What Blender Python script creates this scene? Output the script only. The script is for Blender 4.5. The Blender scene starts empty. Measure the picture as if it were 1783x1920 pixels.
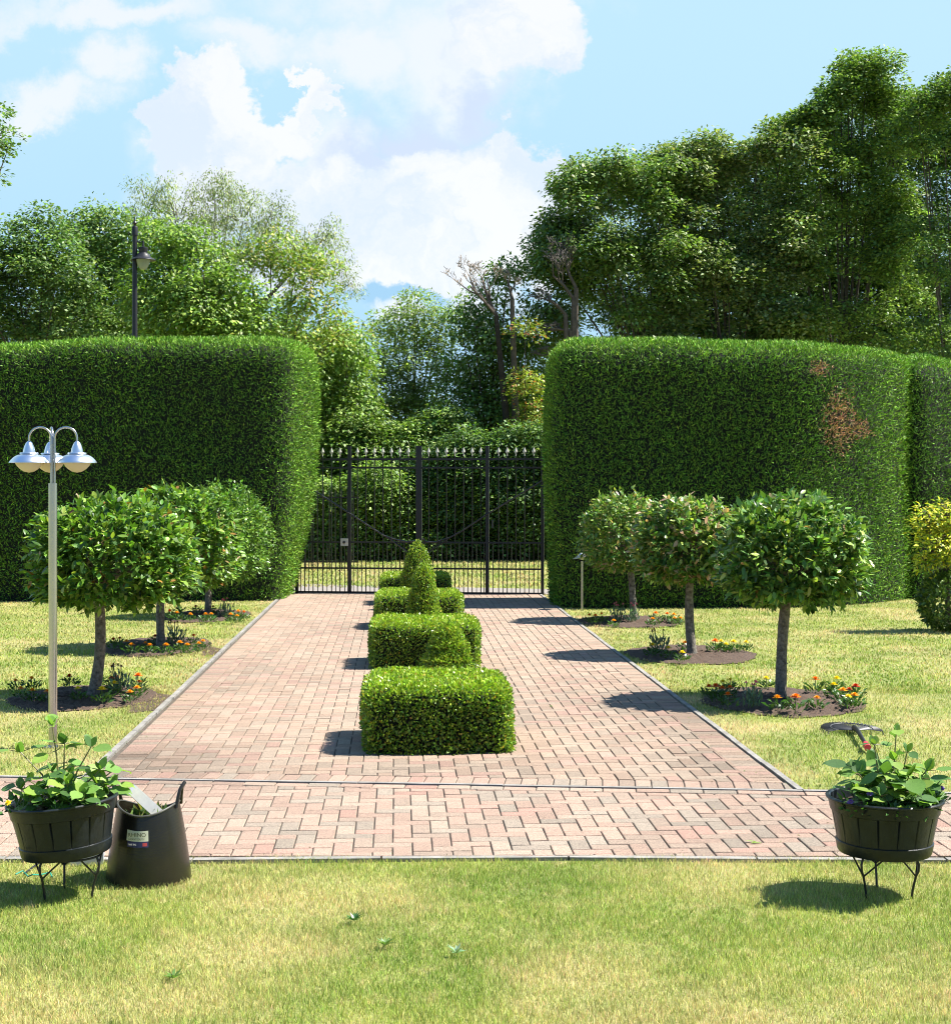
import bpy, math, random
import numpy as np
from mathutils import Vector, Matrix
random.seed(7); rng = np.random.default_rng(7)
R = math.radians
sc = bpy.context.scene; C = sc.collection

# ------------------------------------------------------------------ camera, sky, sun, exposure
HC, FPX, VY, CX = 1.85, 2850.0, 911.0, 891.5
cd = bpy.data.cameras.new('camera'); cam = bpy.data.objects.new('camera', cd); C.objects.link(cam); sc.camera = cam
cam.location = (0, 0, HC); cam.rotation_euler = (R(90), 0, 0)
cd.sensor_fit = 'AUTO'; cd.sensor_width = 36; cd.lens = FPX / 1920 * 36
cd.shift_y = -49 / 1920; cd.clip_end = 2000; cd.clip_start = 0.05
SUN = Vector((0.563, 0.055, 0.826)).normalized()
sd = bpy.data.lights.new('sun', 'SUN'); sd.energy = 5.0; sd.angle = R(0.53); sd.color = (1, 0.955, 0.88)
so = bpy.data.objects.new('sun', sd); C.objects.link(so); so.location = (10, 0, 20)
so.rotation_euler = SUN.to_track_quat('Z', 'Y').to_euler()
sc.view_settings.view_transform = 'Standard'; sc.view_settings.look = 'None'
sc.view_settings.exposure = 1.4; sc.view_settings.gamma = 1
w = bpy.data.worlds.new('World'); sc.world = w; w.use_nodes = True
nt = w.node_tree; nt.nodes.clear(); N = nt.nodes.new; L = nt.links.new
def wmath(op, a, b=None, c=None, clamp=False):
    n = N('ShaderNodeMath'); n.operation = op; n.use_clamp = clamp
    for i, v in enumerate((a, b, c)):
        if v is None: continue
        if isinstance(v, (int, float)): n.inputs[i].default_value = v
        else: L(v, n.inputs[i])
    return n.outputs[0]
def wramp(x, lo, hi):
    n = N('ShaderNodeMapRange'); n.interpolation_type = 'SMOOTHSTEP'
    L(x, n.inputs[0]); n.inputs[1].default_value = lo; n.inputs[2].default_value = hi
    n.inputs[3].default_value = 0; n.inputs[4].default_value = 1
    return n.outputs[0]
def wmix(f, a, b):
    n = N('ShaderNodeMix'); n.data_type = 'RGBA'
    if isinstance(f, float): n.inputs[0].default_value = f
    else: L(f, n.inputs[0])
    for i, v in ((6, a), (7, b)):
        if isinstance(v, tuple): n.inputs[i].default_value = (*v, 1)
        else: L(v, n.inputs[i])
    return n.outputs[2]
tc = N('ShaderNodeTexCoord')
sx = N('ShaderNodeSeparateXYZ'); L(tc.outputs['Generated'], sx.inputs[0])
ysafe = wmath('MAXIMUM', sx.outputs[1], 0.08)
u = wmath('DIVIDE', sx.outputs[0], ysafe); v = wmath('DIVIDE', sx.outputs[2], ysafe)
uv = N('ShaderNodeCombineXYZ'); L(u, uv.inputs[0]); L(v, uv.inputs[1])
def noise(vec, scale, det, rough=0.55):
    n = N('ShaderNodeTexNoise'); n.inputs['Scale'].default_value = scale; n.inputs['Detail'].default_value = det
    n.inputs['Roughness'].default_value = rough; L(vec, n.inputs['Vector']); return n
n1 = noise(uv.outputs[0], 13, 9, 0.62)
sub = N('ShaderNodeVectorMath'); sub.operation = 'SUBTRACT'; L(n1.outputs['Color'], sub.inputs[0]); sub.inputs[1].default_value = (.5, .5, .5)
mad = N('ShaderNodeVectorMath'); mad.operation = 'MULTIPLY_ADD'; L(sub.outputs[0], mad.inputs[0]); mad.inputs[1].default_value = (.15, .12, 0); L(uv.outputs[0], mad.inputs[2])
def blobs(lst):
    out = None
    for (px, py, rx, ry) in lst:
        a = N('ShaderNodeVectorMath'); a.operation = 'MULTIPLY_ADD'; L(mad.outputs[0], a.inputs[0])
        sxx, syy = FPX / rx, FPX / ry
        a.inputs[1].default_value = (sxx, syy, 0)
        a.inputs[2].default_value = (-(px - CX) / FPX * sxx, -(VY - py) / FPX * syy, 0)
        l = N('ShaderNodeVectorMath'); l.operation = 'LENGTH'; L(a.outputs[0], l.inputs[0])
        d = wmath('SUBTRACT', 1.0, l.outputs['Value'])
        out = d if out is None else wmath('SMOOTH_MAX', out, d, 0.15)
    return out
hard = wramp(blobs([(405, 175, 110, 85), (470, 230, 90, 70), (330, 225, 80, 65), (420, 300, 130, 90), (560, 235, 60, 60), (612, 170, 38, 48),
    (700, 410, 190, 110), (850, 350, 170, 115), (950, 310, 100, 85), (1000, 345, 66, 100), (980, 440, 100, 90), (600, 370, 100, 80),
    (820, 470, 200, 70), (560, 480, 130, 90), (960, 50, 130, 120)]), -0.05, 0.17)
soft = wramp(blobs([(110, 190, 140, 70), (200, 110, 100, 75), (60, 215, 80, 50), (850, 110, 210, 150), (700, 80, 160, 110), (780, -60, 420, 130),
    (200, 5, 320, 50), (500, 60, 180, 70), (420, 350, 200, 130), (640, 280, 90, 120), (740, 505, 150, 30), (900, 560, 90, 60), (720, 590, 70, 40), (420, -150, 500, 100)]), -0.08, 0.75)
shade = wramp(blobs([(770, 235, 150, 75), (700, 280, 110, 50), (880, 200, 90, 60)]), -0.1, 0.9)
blue2 = wramp(blobs([(720, 545, 130, 32), (800, 560, 120, 26)]), -0.2, 0.6)
n2 = noise(tc.outputs['Generated'], 2.2, 6)
side = wramp(n2.outputs['Fac'], 0.52, 0.70)
outm = wmath('MULTIPLY', side, wramp(sx.outputs[1], 0.75, 0.4))
sky = N('ShaderNodeTexSky'); sky.sky_type = 'NISHITA'; sky.sun_disc = False
sky.sun_elevation = math.asin(SUN.z); sky.sun_rotation = math.atan2(SUN.x, SUN.y)
sky.air_density = 1.0; sky.dust_density = 1.0; sky.ozone_density = 1.2
bg1 = N('ShaderNodeBackground'); L(sky.outputs[0], bg1.inputs[0]); bg1.inputs[1].default_value = 0.08
EX = 2 ** 1.4
def dv(r, g, b): return tuple(((x / 255 + .055) / 1.055) ** 2.4 / EX for x in (r, g, b))
grad = wramp(v, 0.05, 0.34)
haze = wmix(grad, dv(178, 222, 252), dv(197, 236, 255))
haze = wmix(blue2, haze, dv(165, 212, 246))
c = wmix(soft, haze, dv(244, 250, 255))
c = wmix(shade, c, dv(216, 230, 252))
n3 = noise(mad.outputs[0], 9, 8, .6)
c = wmix(hard, c, wmix(wramp(n3.outputs['Fac'], .40, .56), dv(228, 240, 253), dv(253, 254, 255)))
c = wmix(outm, c, dv(225, 236, 250))
c = wmix(wramp(sx.outputs[2], .38, .85), c, dv(95, 150, 225))
c = wmix(wramp(sx.outputs[1], .25, -.45), c, dv(105, 155, 215))
bg2 = N('ShaderNodeBackground'); L(c, bg2.inputs[0]); bg2.inputs[1].default_value = 1.03
mx = N('ShaderNodeMixShader'); mx.inputs[0].default_value = 0.9
L(bg1.outputs[0], mx.inputs[1]); L(bg2.outputs[0], mx.inputs[2])
wo = N('ShaderNodeOutputWorld'); L(mx.outputs[0], wo.inputs[0])
w.cycles.sampling_method = 'MANUAL'; w.cycles.sample_map_resolution = 512
sc.cycles.pixel_filter_type = 'BLACKMAN_HARRIS'; sc.cycles.filter_width = 1.05
sc.cycles.max_bounces = 6; sc.cycles.transparent_max_bounces = 4
sc.cycles.diffuse_bounces = 3; sc.cycles.glossy_bounces = 2; sc.cycles.transmission_bounces = 4

# ------------------------------------------------------------------ picture -> ground helpers (positions only)
def G(px, py):
    Y = HC * FPX / (py - VY); return ((px - CX) / FPX * Y, Y)
def X(px, Y): return (px - CX) / FPX * Y
def Z(py, Y): return HC - (py - VY) / FPX * Y

# ------------------------------------------------------------------ object helpers
def tag(o, label=None, cat=None, group=None, kind=None):
    for k, v_ in (('label', label), ('category', cat), ('group', group), ('kind', kind)):
        if v_: o[k] = v_
    return o
def empty(name, loc=(0, 0, 0), rz=0):
    o = bpy.data.objects.new(name, None); C.objects.link(o); o.location = loc; o.rotation_euler = (0, 0, rz)
    o.empty_display_size = 0.2; return o
def copy_tree(o, parent=None):
    c_ = o.copy(); C.objects.link(c_); c_.parent = parent
    for ch in [x for x in bpy.data.objects if x.parent == o]: copy_tree(ch, c_)
    return c_
def npmesh(name, V, Fs, mat, parent=None, col=None, smooth=False):
    me = bpy.data.meshes.new(name); V = np.asarray(V, dtype=np.float32)
    Fs = [np.asarray(f, dtype=np.int32) for f in Fs if len(f)]
    me.vertices.add(len(V)); me.vertices.foreach_set('co', V.ravel())
    nl = sum(f.size for f in Fs); me.loops.add(nl)
    me.loops.foreach_set('vertex_index', np.concatenate([f.ravel() for f in Fs]))
    starts = []; s = 0
    for f in Fs:
        k = f.shape[1]; starts.append(s + np.arange(len(f), dtype=np.int32) * k); s += f.size
    starts = np.concatenate(starts); me.polygons.add(len(starts)); me.polygons.foreach_set('loop_start', starts)
    if smooth: me.polygons.foreach_set('use_smooth', np.ones(len(starts), dtype=bool))
    me.update(calc_edges=True)
    if col is not None:
        a = me.color_attributes.new('Col', 'FLOAT_COLOR', 'POINT')
        cc = np.ones((len(V), 4), dtype=np.float32); cc[:, :3] = col; a.data.foreach_set('color', cc.ravel())
    me.materials.append(mat)
    o = bpy.data.objects.new(name, me); C.objects.link(o); o.parent = parent
    return o
class MB:
    def __init__(s): s.v = []; s.f = []; s.c = []; s.cc = (1, 1, 1)
    def add(s, vs, fs):
        b = len(s.v); s.v += [tuple(p) for p in vs]; s.f += [tuple(i + b for i in f) for f in fs]; s.c += [s.cc] * len(vs)
    def box(s, c, d, M=None):
        hx, hy, hz = d[0] / 2, d[1] / 2, d[2] / 2
        vs = [Vector((x, y, z)) for z in (-hz, hz) for x, y in ((-hx, -hy), (hx, -hy), (hx, hy), (-hx, hy))]
        if M: vs = [M @ p for p in vs]
        vs = [p + Vector(c) for p in vs]
        s.add(vs, [(3, 2, 1, 0), (4, 5, 6, 7), (0, 1, 5, 4), (1, 2, 6, 5), (2, 3, 7, 6), (3, 0, 4, 7)])
    def tube(s, pts, rad, n=8, cap=True):
        pts = [Vector(p) for p in pts]
        if isinstance(rad, (int, float)): rad = [rad] * len(pts)
        up = Vector((0.13, 0.21, 1)).normalized(); vs = []; prev = None
        for i, p in enumerate(pts):
            t = (pts[min(i + 1, len(pts) - 1)] - pts[max(i - 1, 0)]).normalized()
            if prev is None:
                a = t.cross(up if abs(t.dot(up)) < .95 else Vector((1, 0, 0))).normalized()
            else: a = (prev - t * prev.dot(t)).normalized()
            prev = a; b = t.cross(a)
            for k in range(n):
                q = 2 * math.pi * k / n; vs.append(p + (a * math.cos(q) + b * math.sin(q)) * rad[i])
        fs = [(i * n + k, i * n + (k + 1) % n, (i + 1) * n + (k + 1) % n, (i + 1) * n + k) for i in range(len(pts) - 1) for k in range(n)]
        if cap: fs += [tuple(range(n))[::-1], tuple(range((len(pts) - 1) * n, len(pts) * n))]
        s.add(vs, fs)
    def lathe(s, prof, n=32, c=(0, 0, 0), sx_=1, sy_=1, closed=False):
        vs = [(c[0] + r * math.cos(2 * math.pi * k / n) * sx_, c[1] + r * math.sin(2 * math.pi * k / n) * sy_, c[2] + z) for r, z in prof for k in range(n)]
        m = len(prof); fs = [(i * n + k, i * n + (k + 1) % n, (i + 1) * n + (k + 1) % n, (i + 1) * n + k) for i in range(m - 1) for k in range(n)]
        if closed: fs += [((m - 1) * n + k, (m - 1) * n + (k + 1) % n, (k + 1) % n, k) for k in range(n)]
        s.add(vs, fs)
    def build(s, name, mat, parent=None, smooth=True, col=False):
        me = bpy.data.meshes.new(name); me.from_pydata(s.v, [], s.f); me.update()
        if smooth:
            me.polygons.foreach_set('use_smooth', [True] * len(me.polygons)); me.set_sharp_from_angle(angle=R(38))
        if col:
            a = me.color_attributes.new('Col', 'FLOAT_COLOR', 'POINT')
            a.data.foreach_set('color', [x for c_ in s.c for x in (*c_, 1)])
        me.materials.append(mat); o = bpy.data.objects.new(name, me); C.objects.link(o); o.parent = parent; return o

# ------------------------------------------------------------------ materials
def mat(name, col, rough=0.6, metal=0.0, var=0.0, vscale=20, bump=0.0, bscale=60, spec=0.5, attr=False, transl=0.0, tcol=(1.1, 1.25, .5), col2=None, bands=None):
    m = bpy.data.materials.new(name); m.use_nodes = True; t = m.node_tree; b = t.nodes['Principled BSDF']; l = t.links.new; n = t.nodes.new
    b.inputs['Roughness'].default_value = rough; b.inputs['Metallic'].default_value = metal; b.inputs['Specular IOR Level'].default_value = spec
    tc_ = n('ShaderNodeTexCoord'); out = None
    if attr:
        a = n('ShaderNodeAttribute'); a.attribute_name = 'Col'; out = a.outputs['Color']
    if var or col2:
        nz = n('ShaderNodeTexNoise'); nz.inputs['Scale'].default_value = vscale; nz.inputs['Detail'].default_value = 6; nz.inputs['Roughness'].default_value = .65
        l(tc_.outputs['Object'], nz.inputs['Vector'])
        mr = n('ShaderNodeMapRange'); l(nz.outputs['Fac'], mr.inputs[0]); mr.inputs[1].default_value = .3; mr.inputs[2].default_value = .7
        mixn = n('ShaderNodeMix'); mixn.data_type = 'RGBA'; l(mr.outputs[0], mixn.inputs[0])
        if attr:
            mixn.blend_type = 'MULTIPLY'; mixn.inputs[0].default_value = 1
            for lk in list(mixn.inputs[0].links): t.links.remove(lk)
            mr.inputs[3].default_value = 1 - var; mr.inputs[4].default_value = 1 + var
            l(out, mixn.inputs[6]); l(mr.outputs[0], mixn.inputs[7])
        else:
            c2 = col2 if col2 else tuple(x * (1 + var) for x in col)
            c1 = col if col2 else tuple(x * (1 - var) for x in col)
            mixn.inputs[6].default_value = (*c1, 1); mixn.inputs[7].default_value = (*c2, 1)
        out = mixn.outputs[2]
    if out is None: b.inputs['Base Color'].default_value = (*col, 1)
    else: l(out, b.inputs['Base Color'])
    if bump:
        nb = n('ShaderNodeTexNoise'); nb.inputs['Scale'].default_value = bscale; nb.inputs['Detail'].default_value = 5; l(tc_.outputs['Object'], nb.inputs['Vector'])
        bp = n('ShaderNodeBump'); bp.inputs['Strength'].default_value = bump; bp.inputs['Distance'].default_value = .01; l(nb.outputs['Fac'], bp.inputs['Height'])
        l(bp.outputs[0], b.inputs['Normal'])
    if transl:
        tr = n('ShaderNodeBsdfTranslucent'); ml = n('ShaderNodeMix'); ml.data_type = 'RGBA'; ml.blend_type = 'MULTIPLY'; ml.inputs[0].default_value = 1
        if out is None: ml.inputs[6].default_value = (*col, 1)
        else: l(out, ml.inputs[6])
        ml.inputs[7].default_value = (*tcol, 1); l(ml.outputs[2], tr.inputs[0])
        ms = n('ShaderNodeMixShader'); ms.inputs[0].default_value = transl
        l(b.outputs[0], ms.inputs[1]); l(tr.outputs[0], ms.inputs[2]); l(ms.outputs[0], t.nodes['Material Output'].inputs[0])
    return m
M_leaf = mat('glossy_leaf', (1, 1, 1), .38, attr=True, transl=.28, spec=.5)
M_far = mat('tree_leaf', (1, 1, 1), .5, attr=True, transl=.32, spec=.4)
M_hedge = mat('conifer_spray', (1, 1, 1), .55, attr=True, transl=.10, spec=.25)
M_core = mat('shaded_core', (.006, .009, .004), .95, var=.4)  # near-black colour stands in for the shade deep inside clipped foliage
M_bark = mat('bark', (.035, .027, .02), .9, vscale=30, bump=1, bscale=45, col2=(.25, .225, .18))
M_bark2 = mat('dark_bark', (.06, .045, .035), .9, vscale=9, bump=.8, bscale=20, col2=(.13, .10, .08))
M_twig = mat('dry_twig', (.30, .24, .19), .9, var=.2)
M_twigd = mat('grey_twig', (.13, .11, .10), .9, var=.2)
M_soil = mat('soil', (.018, .011, .007), .95, vscale=70, bump=1, bscale=60, col2=(.115, .072, .048))
M_stem = mat('green_stem', (.12, .16, .05), .6)
M_iron = mat('black_iron', (.012, .012, .014), .42, bump=.1)
M_silv = mat('cream_paint', (.62, .60, .50), .5)
M_steel = mat('brushed_steel', (.50, .49, .48), .25, metal=1.0, var=.06, vscale=5)
M_alu = mat('aluminium_shade', (.80, .83, .86), .30, metal=1.0)
M_opal = mat('opal_glass', (.80, .70, .52), .35, transl=.3, tcol=(1, .95, .8))
M_lens = mat('lantern_glass', (.50, .55, .42), .25, transl=.4, tcol=(1, 1, .9))
M_tub = mat('weathered_black_plastic', (.004, .005, .006), .36, vscale=12, bump=.25, bscale=35, col2=(.014, .019, .023), spec=.35)
M_rub = mat('black_rubber', (.007, .0065, .004), .27, vscale=5, bump=.06, bscale=25, col2=(.015, .013, .007))
M_white = mat('white_board', (.72, .71, .68), .6, var=.08, vscale=30)
M_conc = mat('concrete_edging', (.13, .12, .105), .85, vscale=7, bump=.6, bscale=70, col2=(.29, .275, .25))
M_brick = mat('brick_paver', (1, 1, 1), .88, attr=True, var=.42, vscale=120, bump=.8, bscale=220, spec=.25)
M_sand = mat('joint_sand', (.045, .036, .026), .95, vscale=30, bump=.5, col2=(.12, .095, .07))
M_gravel = mat('gravel_strip', (.16, .14, .12), .95, vscale=50, bump=1, bscale=80, col2=(.31, .28, .25))

def lawn_mat(name, attr, mul):
    m = bpy.data.materials.new(name); m.use_nodes = True; t = m.node_tree; b = t.nodes['Principled BSDF']; l = t.links.new; n = t.nodes.new
    g = n('ShaderNodeNewGeometry')
    def nz(s, d, off=0):
        q = n('ShaderNodeTexNoise'); q.inputs['Scale'].default_value = s; q.inputs['Detail'].default_value = d; q.inputs['Roughness'].default_value = .6
        mp = n('ShaderNodeMapping'); mp.inputs['Location'].default_value = (off, off * .7, 0); l(g.outputs['Position'], mp.inputs[0]); l(mp.outputs[0], q.inputs['Vector']); return q.outputs['Fac']
    def mr(x, a, b_, c_=0, d=1):
        q = n('ShaderNodeMapRange'); l(x, q.inputs[0])
        for i, vv in enumerate((a, b_, c_, d)): q.inputs[i + 1].default_value = vv
        return q.outputs[0]
    def mix(f, a, b_):
        q = n('ShaderNodeMix'); q.data_type = 'RGBA'; l(f, q.inputs[0])
        for i, vv in ((6, a), (7, b_)):
            if isinstance(vv, tuple): q.inputs[i].default_value = (*vv, 1)
            else: l(vv, q.inputs[i])
        return q.outputs[2]
    green = (.165 * mul, .235 * mul, .038 * mul); lime = (.265 * mul, .315 * mul, .068 * mul); straw = (.44 * mul, .39 * mul, .165 * mul)
    cc = mix(mr(nz(1.1, 4), .38, .62), lime, green)
    cc = mix(mr(nz(.8, 5, 13), .44, .70), cc, straw)
    cc = mix(mr(nz(9, 3, 5), .52, .72, 0, .7), cc, straw)
    if attr:
        a = n('ShaderNodeAttribute'); a.attribute_name = 'Col'
        q = n('ShaderNodeMix'); q.data_type = 'RGBA'; q.blend_type = 'MULTIPLY'; q.inputs[0].default_value = 1; l(cc, q.inputs[6]); l(a.outputs['Color'], q.inputs[7]); cc = q.outputs[2]
    else:
        cc = mix(mr(nz(70, 4, 3), .35, .7, 0, .75), cc, (.20 * mul, .17 * mul, .08 * mul))
        nb = n('ShaderNodeTexNoise'); nb.inputs['Scale'].default_value = 60; nb.inputs['Detail'].default_value = 6; l(g.outputs['Position'], nb.inputs['Vector'])
        bp = n('ShaderNodeBump'); bp.inputs['Strength'].default_value = .7; bp.inputs['Distance'].default_value = .03; l(nb.outputs['Fac'], bp.inputs['Height']); l(bp.outputs[0], b.inputs['Normal'])
    l(cc, b.inputs['Base Color']); b.inputs['Roughness'].default_value = .75; b.inputs['Specular IOR Level'].default_value = .25
    if attr:
        tr = n('ShaderNodeBsdfTranslucent'); l(cc, tr.inputs[0]); ms = n('ShaderNodeMixShader'); ms.inputs[0].default_value = .4
        l(b.outputs[0], ms.inputs[1]); l(tr.outputs[0], ms.inputs[2]); l(ms.outputs[0], t.nodes['Material Output'].inputs[0])
    return m
M_lawn = lawn_mat('lawn_ground', False, .93); M_blade = lawn_mat('grass_blade', True, 1.27)

# ------------------------------------------------------------------ ground, paving
o = npmesh('lawn', [(-600, -200, 0), (600, -200, 0), (600, 1200, 0), (-600, 1200, 0)], [[(0, 1, 2, 3)]], M_lawn); tag(o, kind='structure')
dY = np.array([-.0508, .9987]); dX = np.array([.9987, .0508])
def lx(Y): return -2.51 - .0506 * (Y - 11.31)
def rx(Y): return 1.917 - .0509 * (Y - 9.137)
def jy(x): return 9.14 - .0897 * (x - 1.917)
YF = 7.52
def fy(x): return YF + .03 * math.sin(x * 1.7 + 1)
PATH = [(lx(9.5), jy(lx(9.5))), (rx(9.14), jy(rx(9.14))), (rx(25.9), 25.75), (lx(26), 26.25)]
BAND = [(-7, YF), (7, YF), (7, jy(7)), (-7, jy(-7))]
def inset_quad(z, poly, name, m):
    o_ = npmesh(name, [(*p, z) for p in poly], [[tuple(range(len(poly)))]], m); return tag(o_, kind='structure')
inset_quad(.0125, PATH, 'paving_bed', M_sand); inset_quad(.0125, BAND, 'paving_bed', M_sand)
def clip(poly, cp):
    out = poly
    for i in range(len(cp)):
        a, b = cp[i], cp[(i + 1) % len(cp)]; inp = out; out = []
        if not inp: return []
        ex, ey = b[0] - a[0], b[1] - a[1]
        side_ = lambda p: ex * (p[1] - a[1]) - ey * (p[0] - a[0])
        for j in range(len(inp)):
            p, q = inp[j], inp[(j + 1) % len(inp)]; sp, sq = side_(p), side_(q)
            if sp >= 0: out.append(p)
            if (sp >= 0) != (sq >= 0):
                t_ = sp / (sp - sq); out.append((p[0] + (q[0] - p[0]) * t_, p[1] + (q[1] - p[1]) * t_))
    return out
def area(p): return .5 * sum(p[i][0] * p[(i + 1) % len(p)][1] - p[(i + 1) % len(p)][0] * p[i][1] for i in range(len(p)))
def wear(x, y):   # grimy old patches near the path edges and beside the box hedge, lichen here and there
    g = 1.0
    for (sx0, sy0, ra, rb, am) in ((-2.3, 10.0, .7, .8, .38), (1.7, 10.4, .5, 2.2, .25), (-.1, 9.85, 1.3, .3, .22), (1.25, 13.5, .6, 1.5, .18), (-2.4, 14, .4, 3, .15), (.4, 12.2, .4, 1.2, .15), (-1.2, 19, .9, 3, .10)):
        q = ((x - sx0) / ra) ** 2 + ((y - sy0) / rb) ** 2; g -= am * math.exp(-q) * random.uniform(.5, 1.3)
    return g
pb = MB()
def brick(poly, ax, ay, pink):
    A = area(poly)
    if A < .0012: return
    cx = sum(p[0] for p in poly) / len(poly); cy = sum(p[1] for p in poly) / len(poly)
    us = [((p[0] - cx) * ax[0] + (p[1] - cy) * ax[1], (p[0] - cx) * ay[0] + (p[1] - cy) * ay[1]) for p in poly]
    hx = max(abs(q[0]) for q in us); hy = max(abs(q[1]) for q in us)
    z0 = .020 + random.gauss(0, .0009); tx, ty = random.gauss(0, .006), random.gauss(0, .006)
    def ring(ins, dz):
        o_ = []
        for q in us:
            a = q[0] * (1 - ins / hx); b = q[1] * (1 - ins / hy)
            o_.append((cx + a * ax[0] + b * ay[0], cy + a * ax[1] + b * ay[1], z0 + dz + a * tx + b * ty))
        return o_
    n = len(poly); r = random.random()
    if pink: base = (.53, .365, .28) if r < .45 else (.50, .37, .285) if r < .75 else (.44, .355, .28) if r < .94 else (.55, .34, .265)
    else: base = (.52, .37, .275) if r < .5 else (.49, .375, .285) if r < .85 else (.55, .36, .28)
    k = random.uniform(.85, 1.12) * .69 * wear(cx, cy) * (1 - .10 * max(0, math.sin(cx * 1.9 + 2) * math.sin(cy * 1.3 + cx)) - .06 * max(0, math.sin(cx * 5.1) * math.cos(cy * 3.7))); pb.cc = tuple(x * k * q_ for x, q_ in zip(base, (.95, .97, .96)))
    vs = ring(.0072, 0) + ring(.0038, -.003) + ring(.0034, -.010)
    fs = [tuple(range(n))] + [(i + o2, (i + 1) % n + o2, (i + 1) % n + o2 + n, i + o2 + n)[::-1] for o2 in (0, n) for i in range(n)]
    pb.add(vs, fs)
def herring(poly, org, ax, ay, nx, ny, pink):
    s = .1; org = np.array(org)
    for i in range(-nx, nx):
        for j in range(-2, ny):
            k = (i - j) % 4
            if k == 0: rc = ((i, j), (i + 2, j + 1))
            elif k == 3: rc = ((i, j), (i + 1, j + 2))
            else: continue
            (a0, b0), (a1, b1) = rc
            q = [tuple(org + ax * a * s + ay * b * s) for a, b in ((a0, b0), (a1, b0), (a1, b1), (a0, b1))]
            q = clip(q, poly)
            if len(q) >= 3: brick(q, ax, ay, pink)
def row(p0, d, nrm, L_, wl, dp, poly, pink):
    n = int(L_ / wl) + 1; p0 = np.array(p0)
    for i in range(n):
        q = [tuple(p0 + d * wl * (i + a) + nrm * dp * b) for a, b in ((0, 0), (1, 0), (1, 1), (0, 1))]
        if area(q) < 0: q = q[::-1]
        q = clip(q, poly)
        if len(q) >= 3: brick(q, d, nrm, pink)
jd = np.array([1, -.0897]); jd /= np.linalg.norm(jd); jn = np.array([.0897, 1]); jn /= np.linalg.norm(jn)
# path: inner herringbone, soldier border both sides, soldier row along the junction
def shrink(dl, dr, db):
    a, b, c_, d_ = [np.array(p) for p in PATH]
    return [tuple(a + jd * dl + jn * db), tuple(b - jd * dr + jn * db), tuple(c_ - dX * dr), tuple(d_ + dX * dl)]
inner = shrink(.205, .205, .235)
herring(inner, (-.4, 9.2), dX, dY, 32, 175, False)
row(tuple(np.array(PATH[0]) + jn * .235 - dY * .2), dY, dX, 17.4, .1, .2, shrink(0, 4.0, .235), False)
row(tuple(np.array(PATH[1]) - dY * .2), dY, -dX, 17.4, .1, .2, shrink(4.0, 0, .235), False)
row(tuple(np.array(PATH[0]) + jn * .03), jd, jn, 4.5, .1, .2, shrink(0, 0, .03), True)
# front band
b0 = [(-7, YF), (7, YF), (7, jy(7) - .15), (-7, jy(-7) - .15)]
herring(b0, (-.5, 7.3), dX, dY, 75, 36, True)
row((-7, jy(-7) - .04), jd, -jn, 14.2, .2, .1, [(-7, YF), (7, YF), (7, jy(7) - .04), (-7, jy(-7) - .04)], True)
tag(pb.build('paving', M_brick, smooth=False, col=True), kind='structure')
kb = MB()
def kerb(p, q, wd=.04, seg=.9, z=.024):
    p, q = np.array(p), np.array(q); L_ = np.linalg.norm(q - p); d = (q - p) / L_; n = np.array([-d[1], d[0]]); t_ = 0
    while t_ < L_ - .02:
        e = min(t_ + seg, L_); m_ = p + d * (t_ + e) / 2 + n * random.gauss(0, .002)
        M_ = Matrix.Rotation(math.atan2(d[1], d[0]) + random.gauss(0, .003), 3, 'Z')
        kb.box((m_[0], m_[1], z - .06), (e - t_ - .006, wd, .12 + random.uniform(0, .006)), M_); t_ = e
kerb(np.array(PATH[0]) - dX * .03, np.array(PATH[3]) - dX * .03)
kerb(np.array(PATH[1]) + dX * .03, np.array(PATH[2]) + dX * .03)
kerb((-7, jy(-7) - .008), (7, jy(7) - .008), .038, .9, .0225)
xs = np.linspace(-6, 6, 14)
for a, b in zip(xs[:-1], xs[1:]): kerb((a, fy(a) - .03), (b, fy(b) - .03), .05, .92, .018)
tag(kb.build('kerb', M_conc, smooth=False), kind='structure')
inset_quad(.006, [(-9, 26.3), (9, 25.5), (9, 27.0), (1.2, 27.2), (-3.4, 28.6), (-9, 28.6)], 'gravel_road', M_gravel)

# ------------------------------------------------------------------ foliage machinery
def nrm(a): return a / np.maximum(np.linalg.norm(a, axis=1, keepdims=True), 1e-9)
RH_V = np.array([(0, 0, 0), (.5, .45, .10), (0, 1, 0), (-.5, .45, .10)], dtype=float); RH_F = np.array([(0, 1, 2, 3)])
ST_ = [(.16, .30), (.36, .48), (.58, .47), (.78, .31), (.92, .13)]
LF_V = [(0, 0, 0)]
for t_, h_ in ST_: LF_V += [(0, t_, -.03 * t_), (h_, t_ - .03, .07 * (1 - t_ * .6) - .05 * t_), (-h_, t_ - .03, .07 * (1 - t_ * .6) - .05 * t_)]
LF_V.append((0, 1, -.13)); LF_V = np.array(LF_V, dtype=float); nS = len(ST_)
LF_F = [np.array([f for i_ in range(nS - 1) for f in ((1 + 3 * i_, 2 + 3 * i_, 5 + 3 * i_, 4 + 3 * i_), (1 + 3 * i_, 4 + 3 * i_, 6 + 3 * i_, 3 + 3 * i_))]),
        np.array([(0, 2, 1), (0, 1, 3), (3 * nS - 2, 3 * nS - 1, 3 * nS + 1), (3 * nS - 2, 3 * nS + 1, 3 * nS)])]
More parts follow.
